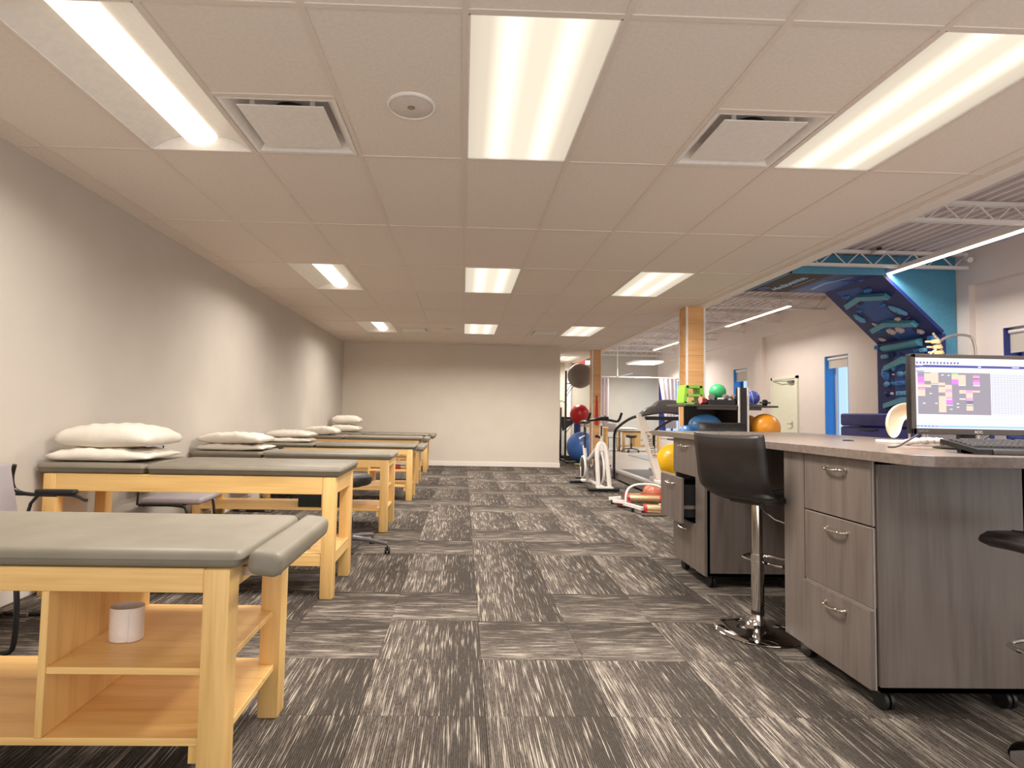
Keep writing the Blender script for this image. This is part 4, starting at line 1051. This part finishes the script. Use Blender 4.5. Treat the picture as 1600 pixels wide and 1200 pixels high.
# ---- exercise bike
wm = 'white_metal'
def bike():
    t = thing('exercise_bike', 'white indoor exercise bike with black handlebar and saddle', 'exercise bike', (2.17, 6.9, 0))
    obj('front_foot', MB().cyl((1.93, 6.4, .045), (2.4, 6.4, .045), .032, n=16), 'black', t)
    obj('rear_foot', MB().cyl((1.84, 7.35, .045), (2.24, 7.35, .045), .03, n=16), 'black', t)
    for xa in (1.95, 2.38): obj('levelling_foot', MB().cyl((xa, 6.4, 0), (xa, 6.4, .03), .018), 'steel', t)
    for xa in (1.87, 2.2): obj('levelling_foot', MB().cyl((xa, 7.35, 0), (xa, 7.35, .03), .018), 'steel', t)
    # front fork: two blades joined by an arch, seen head on
    f = MB(); f.tube([(2.09, 6.42, .07), (2.082, 6.44, .35), (2.075, 6.47, .58), (2.10, 6.49, .70), (2.15, 6.5, .745), (2.2, 6.49, .70), (2.225, 6.47, .58), (2.24, 6.44, .35), (2.265, 6.42, .07)], .033, 10, smooth=2)
    f.box(2.11, 2.2, 6.47, 6.52, .60, .74, .02, 3)
    f.box(2.05, 2.31, 6.37, 6.45, .06, .085, .004, 1)
    obj('fork', f, wm, t)
    fl = obj('flywheel_guard', MB().tube([(2.20, 6.78+.27*math.cos(a*PI/16), .33+.27*math.sin(a*PI/16)) for a in range(32)], .02, 8, closed=True), wm, t)
    obj('flywheel', MB().cyl((2.15, 6.78, .33), (2.19, 6.78, .33), .235, n=40), 'dark_grey', t)
    obj('flywheel_hub', MB().cyl((2.12, 6.78, .33), (2.23, 6.78, .33), .05, n=20), 'steel', t)
    fr = MB(); fr.tube([(2.15, 6.5, .72), (2.12, 6.8, .58), (2.06, 7.0, .42), (2.06, 7.12, .30)], .032, 10, smooth=1)
    fr.tube([(2.06, 7.05, .12), (2.05, 7.1, .38), (2.04, 7.18, .66)], .03, 10)
    fr.tube([(2.16, 6.4, .075), (2.1, 6.9, .10), (2.04, 7.35, .065)], .028, 10)
    obj('main_frame', fr, wm, t)
    obj('chain_guard', MB().tube([(1.99, 7.02+.17*math.cos(a*PI/12), .32+.17*math.sin(a*PI/12)) for a in range(24)], .02, 8, closed=True), wm, t)
    obj('chain_cover', MB().cyl((1.975, 7.02, .32), (2.005, 7.02, .32), .16, n=28), 'black', t)
    cr = obj('crank', MB().tube([(1.95, 7.02, .32), (1.945, 6.98, .2), (1.94, 6.97, .16)], .014).tube([(2.12, 7.02, .32), (2.13, 7.06, .46)], .014), 'steel', t)
    obj('pedal', MB().box(1.85, 1.94, 6.93, 7.01, .135, .165, .006, 1), 'black', t); obj('pedal', MB().box(2.13, 2.22, 7.03, 7.11, .455, .485, .006, 1), 'black', t)
    obj('seat_post', MB().cyl((2.045, 7.15, .62), (2.05, 7.2, 1.0), .02), 'black_metal', t)
    obj('saddle_bar', MB().cyl((2.05, 7.08, .98), (2.05, 7.3, .98), .016), 'steel', t)
    sd = MB(); sd.ball((2.05, 7.2, 1.045), .1, 24, (.85, 1.25, .34)); sd.ball((2.05, 7.05, 1.045), .05, 20, (.6, 1.6, .5)); obj('saddle', sd, 'black_vinyl', t, sharp=3)
    obj('adjuster_knob', MB().cyl((1.96, 7.15, .78), (2.04, 7.16, .82), .018).cyl((1.95, 7.15, .77), (1.97, 7.15, .78), .03), 'satin', t)
    obj('stem', MB().cyl((2.15, 6.5, .73), (2.14, 6.46, 1.03), .028, .022), wm, t)
    obj('stem_slot', MB().box(2.125, 2.145, 6.43, 6.45, .85, 1.0), 'black', t)
    obj('resistance_knob', MB().cyl((2.13, 6.5, .82), (2.07, 6.44, .84), .02).ball((2.06, 6.43, .845), .027, 14), 'black', t)
    hb = MB(); hb.tube([(1.93, 6.28, 1.20), (1.905, 6.34, 1.08), (1.93, 6.42, 1.075), (2.04, 6.44, 1.095), (2.14, 6.45, 1.1), (2.24, 6.44, 1.095), (2.35, 6.42, 1.07), (2.375, 6.34, 1.08), (2.40, 6.28, 1.2)], .019, 10, smooth=1)
    hb.tube([(2.06, 6.45, 1.105), (2.08, 6.3, 1.13), (2.2, 6.3, 1.13), (2.22, 6.45, 1.105)], .018, 8, smooth=1)
    obj('handlebar', hb, 'black', t)
    obj('bike_console', MB().box(2.10, 2.18, 6.33, 6.39, 1.11, 1.16, .008, 2), 'dark_grey', t)
bike()
# ---- treadmill (its user would face the viewer)
def treadmill():
    t = thing('treadmill', 'grey and black treadmill with handrails and tall pale uprights', 'treadmill', (3.2, 7.1, 0))
    x0, x1 = 2.78, 3.62
    obj('deck_frame', MB().box(x0+.03, x1-.03, 6.0, 8.35, .04, .15), 'dark_grey', t)
    for a, b in ((x0, x0+.1), (x1-.1, x1)):
        obj('side_rail', MB().box(a, b, 6.05, 8.4, .14, .20, .01, 2), flat('rail_grey', (150, 142, 138), .3), t)
        obj('rail_skirt', MB().box(a+.01, b-.01, 6.05, 8.38, .03, .14, .004, 1), 'steel', t)
    obj('running_belt', MB().box(x0+.1, x1-.1, 6.35, 8.36, .15, .165, .003, 1), 'black', t)
    obj('rear_roller_cap', MB().tube([(x0-.02, 8.42, .04), (x0-.03, 8.5, .1), (x0-.01, 8.47, .2), (x0+.02, 8.4, .22)], .02, smooth=1).tube([(x1+.02, 8.42, .04), (x1+.03, 8.5, .1), (x1-.02, 8.4, .22)], .02, smooth=1), 'black', t)
    obj('motor_hood', MB().box(x0+.06, x1-.06, 5.85, 6.4, .08, .27, .05, 3), flat('hood_grey', (150, 140, 136), .35), t)
    up = flat('upright_pale', (200, 190, 178), .3)
    for s, x in ((1, x0+.03), (-1, x1-.09)):
        u = obj('upright', MB().prism([(x, 5.9, .22), (x, 6.0, .22), (x, 6.93, 1.2), (x, 6.82, 1.2)], (.1, 0, 0)), up, t)
        obj('upright_foot', MB().box(x-.01, x+.13, 5.84, 6.04, .19, .25, .01, 2), wm, t)
        h = MB(); h.tube([(x+.05, 6.85, 1.17), (x+.02, 7.3, 1.12), (x-.04, 7.85, .95), (x-.05, 7.98, .86), (x-.05, 8.0, .7), (x-.05, 8.0, .02)], .024, 10, smooth=2)
        obj('handrail', h, 'black', t)
        obj('rail_foot', MB().box(x-.11, x+.02, 7.93, 8.07, 0, .02), 'steel', t)
    # lettering running down the near face of the left upright
    d = Vector((0, .92, .98)).normalized()
    add_text('upright_lettering', 'L A N D I C E', .085, frame((x0+.08, 6.34, .745), -d, (1, 0, 0)), 'black', t, .001)
    c = MB(); n = 16; P0 = []
    for k in range(n+1):
        u = k/n; x = x0+.08+(x1-x0+.02)*u; s = math.sin(PI*u)
        zt = 1.22+.15*s**.6 + (.06 if .25 < u < .75 else 0); zb = 1.15+.06*s
        P0.append((x, zt, zb))
    bm = c.bm
    F = [[bm.verts.new((x, yy, z)) for yy, z in ((6.76, zt-.02), (6.80, zt), (7.02, zt-.05), (7.04, zb+.04), (6.98, zb), (6.78, zb), (6.75, zb+.03))] for x, zt, zb in P0]
    for A, B in zip(F, F[1:]):
        for k in range(7): bm.faces.new((A[k], A[(k+1) % 7], B[(k+1) % 7], B[k]))
    bm.faces.new(F[0]); bm.faces.new(F[-1][::-1])
    obj('console', c, 'dark_grey', t, sharp=.9)
    obj('console_tray', MB().box(x0+.1, x1-.1, 6.8, 7.0, 1.10, 1.16, .01, 2), 'black', t)
treadmill()
gball('exercise_ball', (3.97, 8.3, .33), .33, (246, 190, 28), 'large yellow exercise ball behind the treadmill')
gball('medicine_ball', (2.60, 5.5, .128), .128, (190, 108, 82), 'brown medicine ball on the floor before the treadmill', group='brown medicine balls')
gball('medicine_ball', (2.83, 5.32, .12), .12, (184, 104, 78), 'second brown medicine ball, half hidden by the open drawer', group='brown medicine balls')
# ---- bike rollers
def rollers():
    t = thing('training_rollers', 'bicycle training rollers with gold drums and a white hoop on the carpet', 'bike rollers', (2.3, 4.9, 0))
    dm = base_mat('gold_drum', (222, 184, 140), .28, .75); M['gold_drum'] = dm; red = flat('roller_red', (190, 46, 38), .35)
    ang = -.03
    def drum(x0, y0, x1, y1, z, r):
        d = obj('drum', MB().cyl((x0, y0, z), (x1, y1, z), r, n=28), 'gold_drum', t)
        v = Vector((x1-x0, y1-y0, 0)).normalized()*.03
        for a, b in (((x0, y0, z), (x0+v.x, y0+v.y, z)), ((x1-v.x, y1-v.y, z), (x1, y1, z))): obj('drum_cap', MB().cyl(a, b, r+.004, n=28), red, d)
    drum(2.17, 4.55, 2.62, 4.50, .075, .052); drum(2.17, 5.22, 2.60, 5.17, .095, .052); drum(2.2, 5.45, 2.44, 5.43, .085, .045)
    for pts in ([(1.97, 5.36, .05), (2.12, 5.32, .07)], [(1.96, 5.1, .06), (2.07, 5.0, .06)], [(2.05, 4.92, .055), (2.16, 4.56, .055)], [(2.46, 4.86, .05), (2.62, 4.84, .05)], [(2.55, 4.72, .04), (2.63, 4.6, .04)]):
        a, b = Vector(pts[0]), Vector(pts[1]); d = (b-a).normalized(); s = Vector((-d.y, d.x, 0))*.022
        obj('frame_arm', MB().prism([a+s, a-s, b-s, b+s], (0, 0, .035)), wm, t)
    obj('frame_joint', MB().prism([(2.0, 5.08, .03), (2.16, 5.0, .03), (2.17, 5.1, .03), (2.05, 5.26, .03)], (0, 0, .05)), red, t)
    obj('frame_rail', MB().box(2.12, 2.62, 4.47, 4.50, .012, .035), 'steel', t); obj('frame_rail', MB().box(2.12, 2.6, 5.08, 5.11, .02, .045), 'steel', t)
    obj('support_hoop', MB().tube([(2.07, 4.95, .06), (2.08, 4.96, .20), (2.13, 4.98, .27), (2.24, 5.0, .305), (2.42, 5.0, .305), (2.55, 4.98, .27), (2.62, 4.96, .17), (2.63, 4.95, .06)], .014, 10, smooth=2), wm, t)
    for x, y in ((2.1, 4.75), (2.0, 5.3), (2.6, 4.86), (2.15, 4.52)): obj('rubber_foot', MB().cyl((x, y, 0), (x, y, .055), .018, n=12), 'black', t)
    obj('drive_belt', MB().tube([(2.14, 4.6, .10), (2.13, 4.9, .13), (2.14, 5.2, .13), (2.13, 4.9, .05)], .003, 6, closed=True), 'black', t)
rollers()

# ================================================================== CLIMBING WALL
navy = flat('wall_navy', (26, 40, 104), .5); mid = flat('mural_blue', (42, 84, 156), .5); teal = flat('teal_paint', (78, 146, 176), .5)
tealb = flat('volume_teal', (92, 160, 178), .45); hb = flat('hold_blue', (58, 128, 196), .45); hw = flat('hold_white', (228, 210, 198), .5)
hp = flat('hold_purple', (84, 60, 110), .5); hl = flat('hold_light', (110, 178, 214), .45); dbrown = flat('sign_brown', (58, 48, 44), .7)
P0 = Vector((7.0, 0, 2.45)); DV = (Vector((6.1, 0, 3.31))-P0).normalized(); NO = Vector((DV.z*-1, 0, DV.x)).normalized()
if NO.z > 0: NO = -NO
def OV(y, t, d=0): return Vector((P0.x+DV.x*t, y, P0.z+DV.z*t)) + NO*d
def VV(y, z, d=0): return Vector((7.0-d, y, z))
def CVp(x, y, d=0): return Vector((x, y, 3.30-d))
Y0, Y1 = 5.9, 7.18; LEN = 1.2448
def climb():
    t = thing('climbing_wall', 'blue overhanging climbing wall with holds and a roof panel', 'climbing wall', (6.5, 6.5, 0))
    obj('vertical_panel', MB().box(7.0, 7.05, Y0, Y1, 0, 2.45), navy, t)
    obj('overhang_panel', MB().prism([OV(Y0, 0), OV(Y1, 0), OV(Y1, LEN), OV(Y0, LEN)], -NO*.05), navy, t)
    obj('roof_panel', MB().box(4.77, 6.12, Y0, Y1, 3.30, 3.38), navy, t)
    obj('roof_sign_panel', MB().prism([CVp(4.785, Y0+.03), CVp(5.44, Y0+.03), CVp(5.44, Y1-.03), CVp(4.785, Y1-.03)], (0, 0, -.003)), dbrown, t)
    obj('roof_edge', MB().box(4.74, 6.14, Y0-.03, Y0, 3.285, 3.385), teal, t); obj('roof_edge', MB().box(4.74, 4.77, Y0-.03, Y1, 3.285, 3.385), teal, t)
    obj('gusset_wall', MB().prism([(7.30, 5.99, 0), (7.30, 5.99, 3.6), (4.95, 5.99, 3.6), (4.85, 5.99, 3.385), (6.2, 5.99, 3.385), (7.06, 5.99, 2.47), (7.06, 5.99, 0)], (0, .04, 0)), teal, t)
    obj('mural_patch', MB().prism([OV(6.7, 0, .001), OV(6.25, 0, .001), OV(6.35, .55, .001), OV(6.3, .8, .001), OV(6.45, 1.15, .001), OV(6.95, 1.18, .001), OV(6.85, .9, .001), OV(6.8, .5, .001)], NO*.002), mid, t)
    obj('mural_patch', MB().prism([VV(6.8, 2.28, .001), VV(6.2, 2.28, .001), VV(6.2, 1.35, .001), VV(6.8, 1.35, .001)], (-.002, 0, 0)), mid, t)
    obj('mural_patch', MB().prism([CVp(5.5, 7.0, .001), CVp(5.5, 6.3, .001), CVp(6.1, 6.35, .001), CVp(6.1, 6.95, .001), CVp(5.8, 7.1, .001)], (0, 0, -.002)), mid, t)
    obj('mural_stripe', MB().prism([CVp(5.75, 6.94, .004), CVp(5.70, 6.55, .004), CVp(5.82, 6.06, .004), CVp(5.78, 6.06, .004), CVp(5.63, 6.5, .004), CVp(5.68, 6.9, .004)], (0, 0, -.002)), hl, t)
    def chev(F, pts, h=.07):
        a = [F(y, z, 0) for y, z in pts]; b = [F(y, z, h) for y, z in pts]
        cy = sum(p[0] for p in pts)/len(pts); cz = sum(p[1] for p in pts)/len(pts)
        b = [F(y, z+(cz-z)*.0, h if 0 < k < len(pts)-1 else h*.6) for k, (y, z) in enumerate(pts)]
        mb = MB(); bm = mb.bm; A = [bm.verts.new(p) for p in a]; B = [bm.verts.new(p) for p in b]; n = len(A)
        bm.faces.new(B)
        for k in range(n): bm.faces.new((A[k], A[(k+1) % n], B[(k+1) % n], B[k]))
        return obj('wedge_volume', mb, tealb, t, smooth=False)
    chev(OV, [(7.0, .92), (6.58, 1.02), (6.12, .91), (6.10, .82), (6.58, .93), (7.03, .82)])
    chev(OV, [(6.99, .34), (6.58, .44), (6.12, .33), (6.10, .24), (6.59, .35), (7.01, .25)])
    chev(VV, [(7.0, 2.06), (6.57, 2.18), (6.12, 2.06), (6.12, 1.98), (6.57, 2.07), (7.0, 1.98)])
    chev(VV, [(7.02, 1.44), (6.58, 1.54), (6.12, 1.43), (6.12, 1.36), (6.59, 1.45), (7.02, 1.36)])
    mb = MB(); pr = [(6.99+.0, 2.30)] ; bm = mb.bm; A = []; B = []
    for k in range(11):
        a = -PI/2+PI*k/10; dx, dz = .11*math.cos(a), .062*math.sin(a)
        A.append(bm.verts.new((7.0-dx, 6.98, 2.355+dz))); B.append(bm.verts.new((7.0-dx, 6.25, 2.37+dz)))
    for k in range(10): bm.faces.new((A[k], A[k+1], B[k+1], B[k]))
    bm.faces.new(A); bm.faces.new(B[::-1])
    obj('half_round_volume', mb, tealb, t, sharp=1.0)
    def hold(F, y, z, a, b, mat, rot=0, h=.04, box=False):
        nrm = (F(0, 0, 1)-F(0, 0, 0)).normalized(); uy = Vector((0, 1, 0)); uz = (F(0, 1, 0)-F(0, 0, 0)).normalized()
        m = Matrix((uy, uz, nrm)).transposed().to_4x4(); m.translation = F(y, z, 0)
        R = m @ Matrix.Rotation(rot, 4, 'Z')
        mb = MB()
        if box: mb.box(-a/2, a/2, -b/2, b/2, 0, h, .008, 2, mtx=R)
        else:
            mb.ball((0, 0, 0), .5, 16, (1, 1, 1)); rr = random.Random(int(y*991+z*77))
            for v in mb.bm.verts:
                k = 1+.12*math.sin(3*math.atan2(v.co.y, v.co.x)+rr.uniform(0, 6))
                v.co = Vector((v.co.x*a*k*(1+.25*v.co.y*2*.5), v.co.y*b*k, max(v.co.z, -.02)*2*h))
            bmesh.ops.transform(mb.bm, matrix=R, verts=mb.bm.verts)
        o = obj('climbing_hold', mb, mat, t, sharp=1.2)
        if b > .05 and a > .05:
            c = MB(); c.cyl((0, 0, h*.9), (0, 0, h*1.08), .009, n=10); bmesh.ops.transform(c.bm, matrix=R, verts=c.bm.verts)
            obj('bolt', c, 'black', o)
    for a in [(6.84, 1.04, .16, .08, hb, .2), (6.36, 1.04, .15, .10, hb, 0), (6.28, 1.27, .17, .08, hb, 0), (6.70, .86, .12, .08, hp, 0), (6.36, .72, .12, .06, hb, 0), (6.2, .56, .30, .12, hl, .9),
              (6.85, .72, .12, .06, hb, 0), (7.0, .57, .22, .13, hl, 1.2), (6.81, .40, .13, .035, hw, .7), (6.35, .41, .11, .075, hw, 0), (6.67, .2, .16, .13, hw, .5), (6.5, .2, .14, .13, hw, .5),
              (6.36, .25, .12, .05, hb, 0), (6.84, .25, .12, .05, hb, 0), (6.19, .1, .11, .1, hw, .4), (6.98, .08, .12, .045, hw, .6), (6.16, .4, .09, .045, hp, 0)]:
        hold(OV, *a)
    for a in [(7.14, 2.39, .10, .07, hb, 0, .05, True), (6.98, 2.22, .13, .06, hl, 0, .05, True), (6.82, 2.24, .1, .08, navy, 0), (6.67, 2.23, .11, .05, hp, 0), (6.82, 2.02, .08, .11, hl, 0), (7.0, 1.93, .15, .22, hb, -.4),
              (6.68, 1.91, .14, .09, hl, 0), (6.54, 1.91, .13, .09, hl, 0), (6.97, 1.76, .12, .09, hl, 0), (6.82, 1.76, .12, .06, hb, .4), (6.68, 1.76, .14, .07, hb, 0, .05, True), (6.54, 1.76, .12, .06, hb, 0, .05, True),
              (6.67, 1.6, .13, .065, hl, 0, .05, True), (6.52, 1.6, .12, .065, hl, 0, .05, True), (6.97, 1.6, .09, .08, navy, .5), (6.86, 1.6, .05, .05, hw, 0), (6.82, 1.91, .03, .03, hw, 0),
              (6.06, 2.4, .11, .07, hb, 0, .05, True), (6.21, 2.24, .1, .06, hl, 0, .05, True), (6.35, 2.25, .12, .07, hb, 0), (6.3, 1.8, .14, .07, hb, 0, .05, True), (6.2, 1.62, .12, .07, hl, 0, .05, True)]:
        hold(VV, *a)
    # emblem and wordmark on the roof panel's underside: reads from far edge to near edge, tops toward -x
    def sgn(u, v, d=.006): return Vector((5.16-v, 7.06-u, 3.30-d))
    em = MB(); em.prism([sgn(.0, .12), sgn(.06, .16), sgn(.12, .30), sgn(.08, .32), sgn(.04, .24), sgn(-.02, .17)], (0, 0, -.003)); obj('emblem_figure', em, flat('emblem_plum', (84, 30, 84)), t)
    em = MB(); em.prism([sgn(.13, .20), sgn(.2, .14), sgn(.26, .22), sgn(.2, .34), sgn(.14, .34)], (0, 0, -.003)); obj('emblem_figure', em, flat('emblem_blue', (58, 100, 190)), t)
    em = MB(); em.prism([sgn(.04, .0), sgn(.34, .03), sgn(.34, .06), sgn(.04, .04)], (0, 0, -.003)); obj('emblem_line', em, flat('word_pale', (168, 206, 226)), t)
    add_text('wordmark', 'Kubente', .225, frame(sgn(.50, .0)+Vector((-.02, 0, 0)), (0, -1, 0), (-1, 0, 0)), 'word_pale', t, .002, .003)
    obj('tag_line', MB().prism([sgn(.28, -.17), sgn(.86, -.17), sgn(.86, -.145), sgn(.28, -.145)], (0, 0, -.003)), flat('tag_grey', (140, 130, 120)), t)
climb()
# crash mats
t = thing('crash_mat', 'tall navy folded crash mat standing below the climbing wall', 'mat', (6.6, 6.1, 0))
for z0, z1 in ((0, .52), (.53, 1.06), (1.065, 1.27)):
    obj('mat_section', MB().box(6.32, 6.98, 5.1, 7.15, z0, z1, .035, 3), 'navy_vinyl', t)
obj('handle_strap', MB().tube([(6.31, 6.3, 1.02), (6.29, 6.5, 1.0), (6.31, 6.7, 1.02)], .012, 8, smooth=1), 'black', t)
# white door
d1 = struct('door_1', MB().box(XW-.03, XW+.02, 10.10, 11.02, 0, 2.06, .004, 1), flat('door_cream', (226, 226, 200), .5))
dfm = flat('door_frame_cream', (226, 226, 204), .5)
obj('door_frame', MB().box(XW-.04, XW+.02, 10.04, 10.1, 0, 2.12).box(XW-.04, XW+.02, 11.02, 11.08, 0, 2.12).box(XW-.04, XW+.02, 10.04, 11.08, 2.06, 2.12), dfm, d1)
obj('door_handle', MB().box(XW-.04, XW-.03, 10.22, 10.27, .98, 1.1).cyl((XW-.08, 10.25, 1.05), (XW-.03, 10.25, 1.05), .012).tube([(XW-.08, 10.25, 1.05), (XW-.08, 10.36, 1.05)], .01), 'steel', d1)
obj('door_closer', MB().box(XW-.08, XW-.03, 10.14, 10.34, 1.97, 2.02, .005, 1).tube([(XW-.07, 10.24, 2.0), (XW-.09, 10.6, 2.02), (XW-.03, 10.98, 2.03)], .008), 'dark_grey', d1)
# grey object at the right: folded blue pads and pale seat back behind the screen
t = thing('blue_pad_stack', 'bright blue and navy folded pads behind the screen stand', 'pad', (6.9, 4.6, 0))
obj('pad', MB().box(6.7, 7.3, 4.3, 4.48, 0, 1.05, .03, 2), flat('pad_blue', (48, 80, 180)), t); obj('pad', MB().box(6.7, 7.3, 4.5, 4.68, 0, 1.0, .03, 2), flat('pad_navy', (36, 44, 110)), t)
t = thing('grey_seat', 'pale grey upholstered chair back seen under the screen', 'chair', (5.9, 4.4, 0))
obj('backrest', MB().box(5.45, 6.15, 4.35, 4.42, .5, 1.08, .03, 3), 'grey_fabric', t); obj('seat', MB().box(5.45, 6.15, 4.42, 4.9, .42, .5, .02, 2), 'grey_fabric', t)
obj('frame_tube', MB().tube([(5.42, 4.38, 0), (5.42, 4.38, 1.1), (5.5, 4.38, 1.12), (6.1, 4.38, 1.12), (6.18, 4.38, 1.1), (6.18, 4.38, 0)], .014, smooth=1).tube([(5.42, 4.88, 0), (5.42, 4.88, .42)], .014).tube([(6.18, 4.88, 0), (6.18, 4.88, .42)], .014), 'white_metal', t)
# ================================================================== FAR TREATMENT BAY
def curtain(x0, x1, y, z0, z1, label, lean=0):
    mb = MB(); bm = mb.bm; n = 40; A = []
    for k in range(n+1):
        u = k/n; x = x0+(x1-x0)*u
        col = []
        for j in range(5):
            v = j/4; col.append(bm.verts.new((x+(1-v)*lean*(1-u), y+.05*math.sin(u*26+1)*(1-.3*v), z0+(z1-z0)*v)))
        A.append(col)
    for k in range(n):
        for j in range(4): bm.faces.new((A[k][j], A[k+1][j], A[k+1][j+1], A[k][j+1]))
    o = obj('curtain', mb, 'curtain', sharp=3, centre=(x0, y, z1)); md = o.modifiers.new('t', 'SOLIDIFY'); md.thickness = .004
    return tag(o, label, 'curtain')
curtain(4.55, 5.02, 16.9, .72, 2.44, 'white privacy curtain just right of the farther wood column')
curtain(6.75, 7.36, 16.9, .75, 2.46, 'white gathered curtain at the far window behind the treadmill', .25)
t = thing('curtain_rail', 'thin white curtain rail hung across the far bay', 'rail', (6.0, 16.9, 2.48))
obj('rail', MB().box(4.2, 7.38, 16.88, 16.92, 2.47, 2.50), 'white_metal', t); obj('rail_return', MB().box(5.28, 5.32, 15.2, 16.9, 2.47, 2.50), 'white_metal', t)
obj('drop_rod', MB().cyl((5.3, 16.9, 2.5), (5.3, 16.9, ROOF), .014), 'white_metal', t)
def far_table():
    t = thing('treatment_table', 'small treatment table in the far bay with pale sheet', 'table', (5.85, 16.2, 0), 0, 'wooden treatment tables')
    x0, x1, y0, y1, h = 5.22, 6.45, 15.95, 16.55, .62
    for x in (x0, x1-.07):
        for y in (y0, y1-.07): obj('leg', MB().box(x, x+.07, y, y+.07, 0, h), 'maple_z', t)
    obj('apron', MB().box(x0, x1, y0+.005, y0+.03, h-.08, h), 'maple', t); obj('shelf', MB().box(x0+.02, x1-.02, y0+.01, y1, .16, .18), 'maple', t)
    obj('upper_shelf', MB().box(5.8, x1-.02, y0+.01, y1, .34, .36), 'maple', t); obj('divider_board', MB().box(5.62, 5.8, y0+.01, y1, .18, h-.08), 'maple_z', t)
    obj('cushion', padbox(x0-.05, x1+.05, y0-.02, y1+.02, h, h+.07), 'cushion', t)
far_table()
pillow(5.5, 16.3, .695, .55, .4, .07, 'thin white pillow on the far bay table', 'white pillows on the treatment tables', 0, 15)
t = thing('visitor_chair', 'grey chair with a thin wire frame by the far curtain', 'chair', (4.9, 16.2, 0))
obj('backrest', MB().box(4.75, 5.1, 16.3, 16.33, .62, .9, .012, 2), 'grey_fabric', t); obj('seat', MB().box(4.75, 5.1, 15.9, 16.3, .43, .47, .01, 2), 'grey_fabric', t)
obj('frame', MB().tube([(5.12, 16.32, .8), (5.12, 16.32, .02), (5.12, 15.9, .02), (5.12, 15.9, .45)], .012, smooth=1).tube([(4.74, 16.32, .8), (4.74, 16.32, .02), (4.74, 15.9, .02), (4.74, 15.9, .45)], .012, smooth=1), 'dark_grey', t)
t = thing('bay_table', 'wooden table end beside the far curtain', 'table', (4.55, 16.0, 0))
obj('tabletop', MB().box(4.1, 4.72, 15.8, 16.3, .72, .78, .01, 1), 'maple', t)
for x in (4.14, 4.64):
    for y in (15.84, 16.2): obj('leg', MB().box(x, x+.06, y, y+.06, 0, .72), 'maple_z', t)
tag(obj('exercise_mat', MB().box(4.9, 6.3, 12.2, 14.3, .001, .015, .004, 1), flat('mat_slate', (112, 118, 130)), centre=(5.6, 13.2, 0)), 'slate grey exercise mat on the gym floor beyond the treadmill', 'mat')
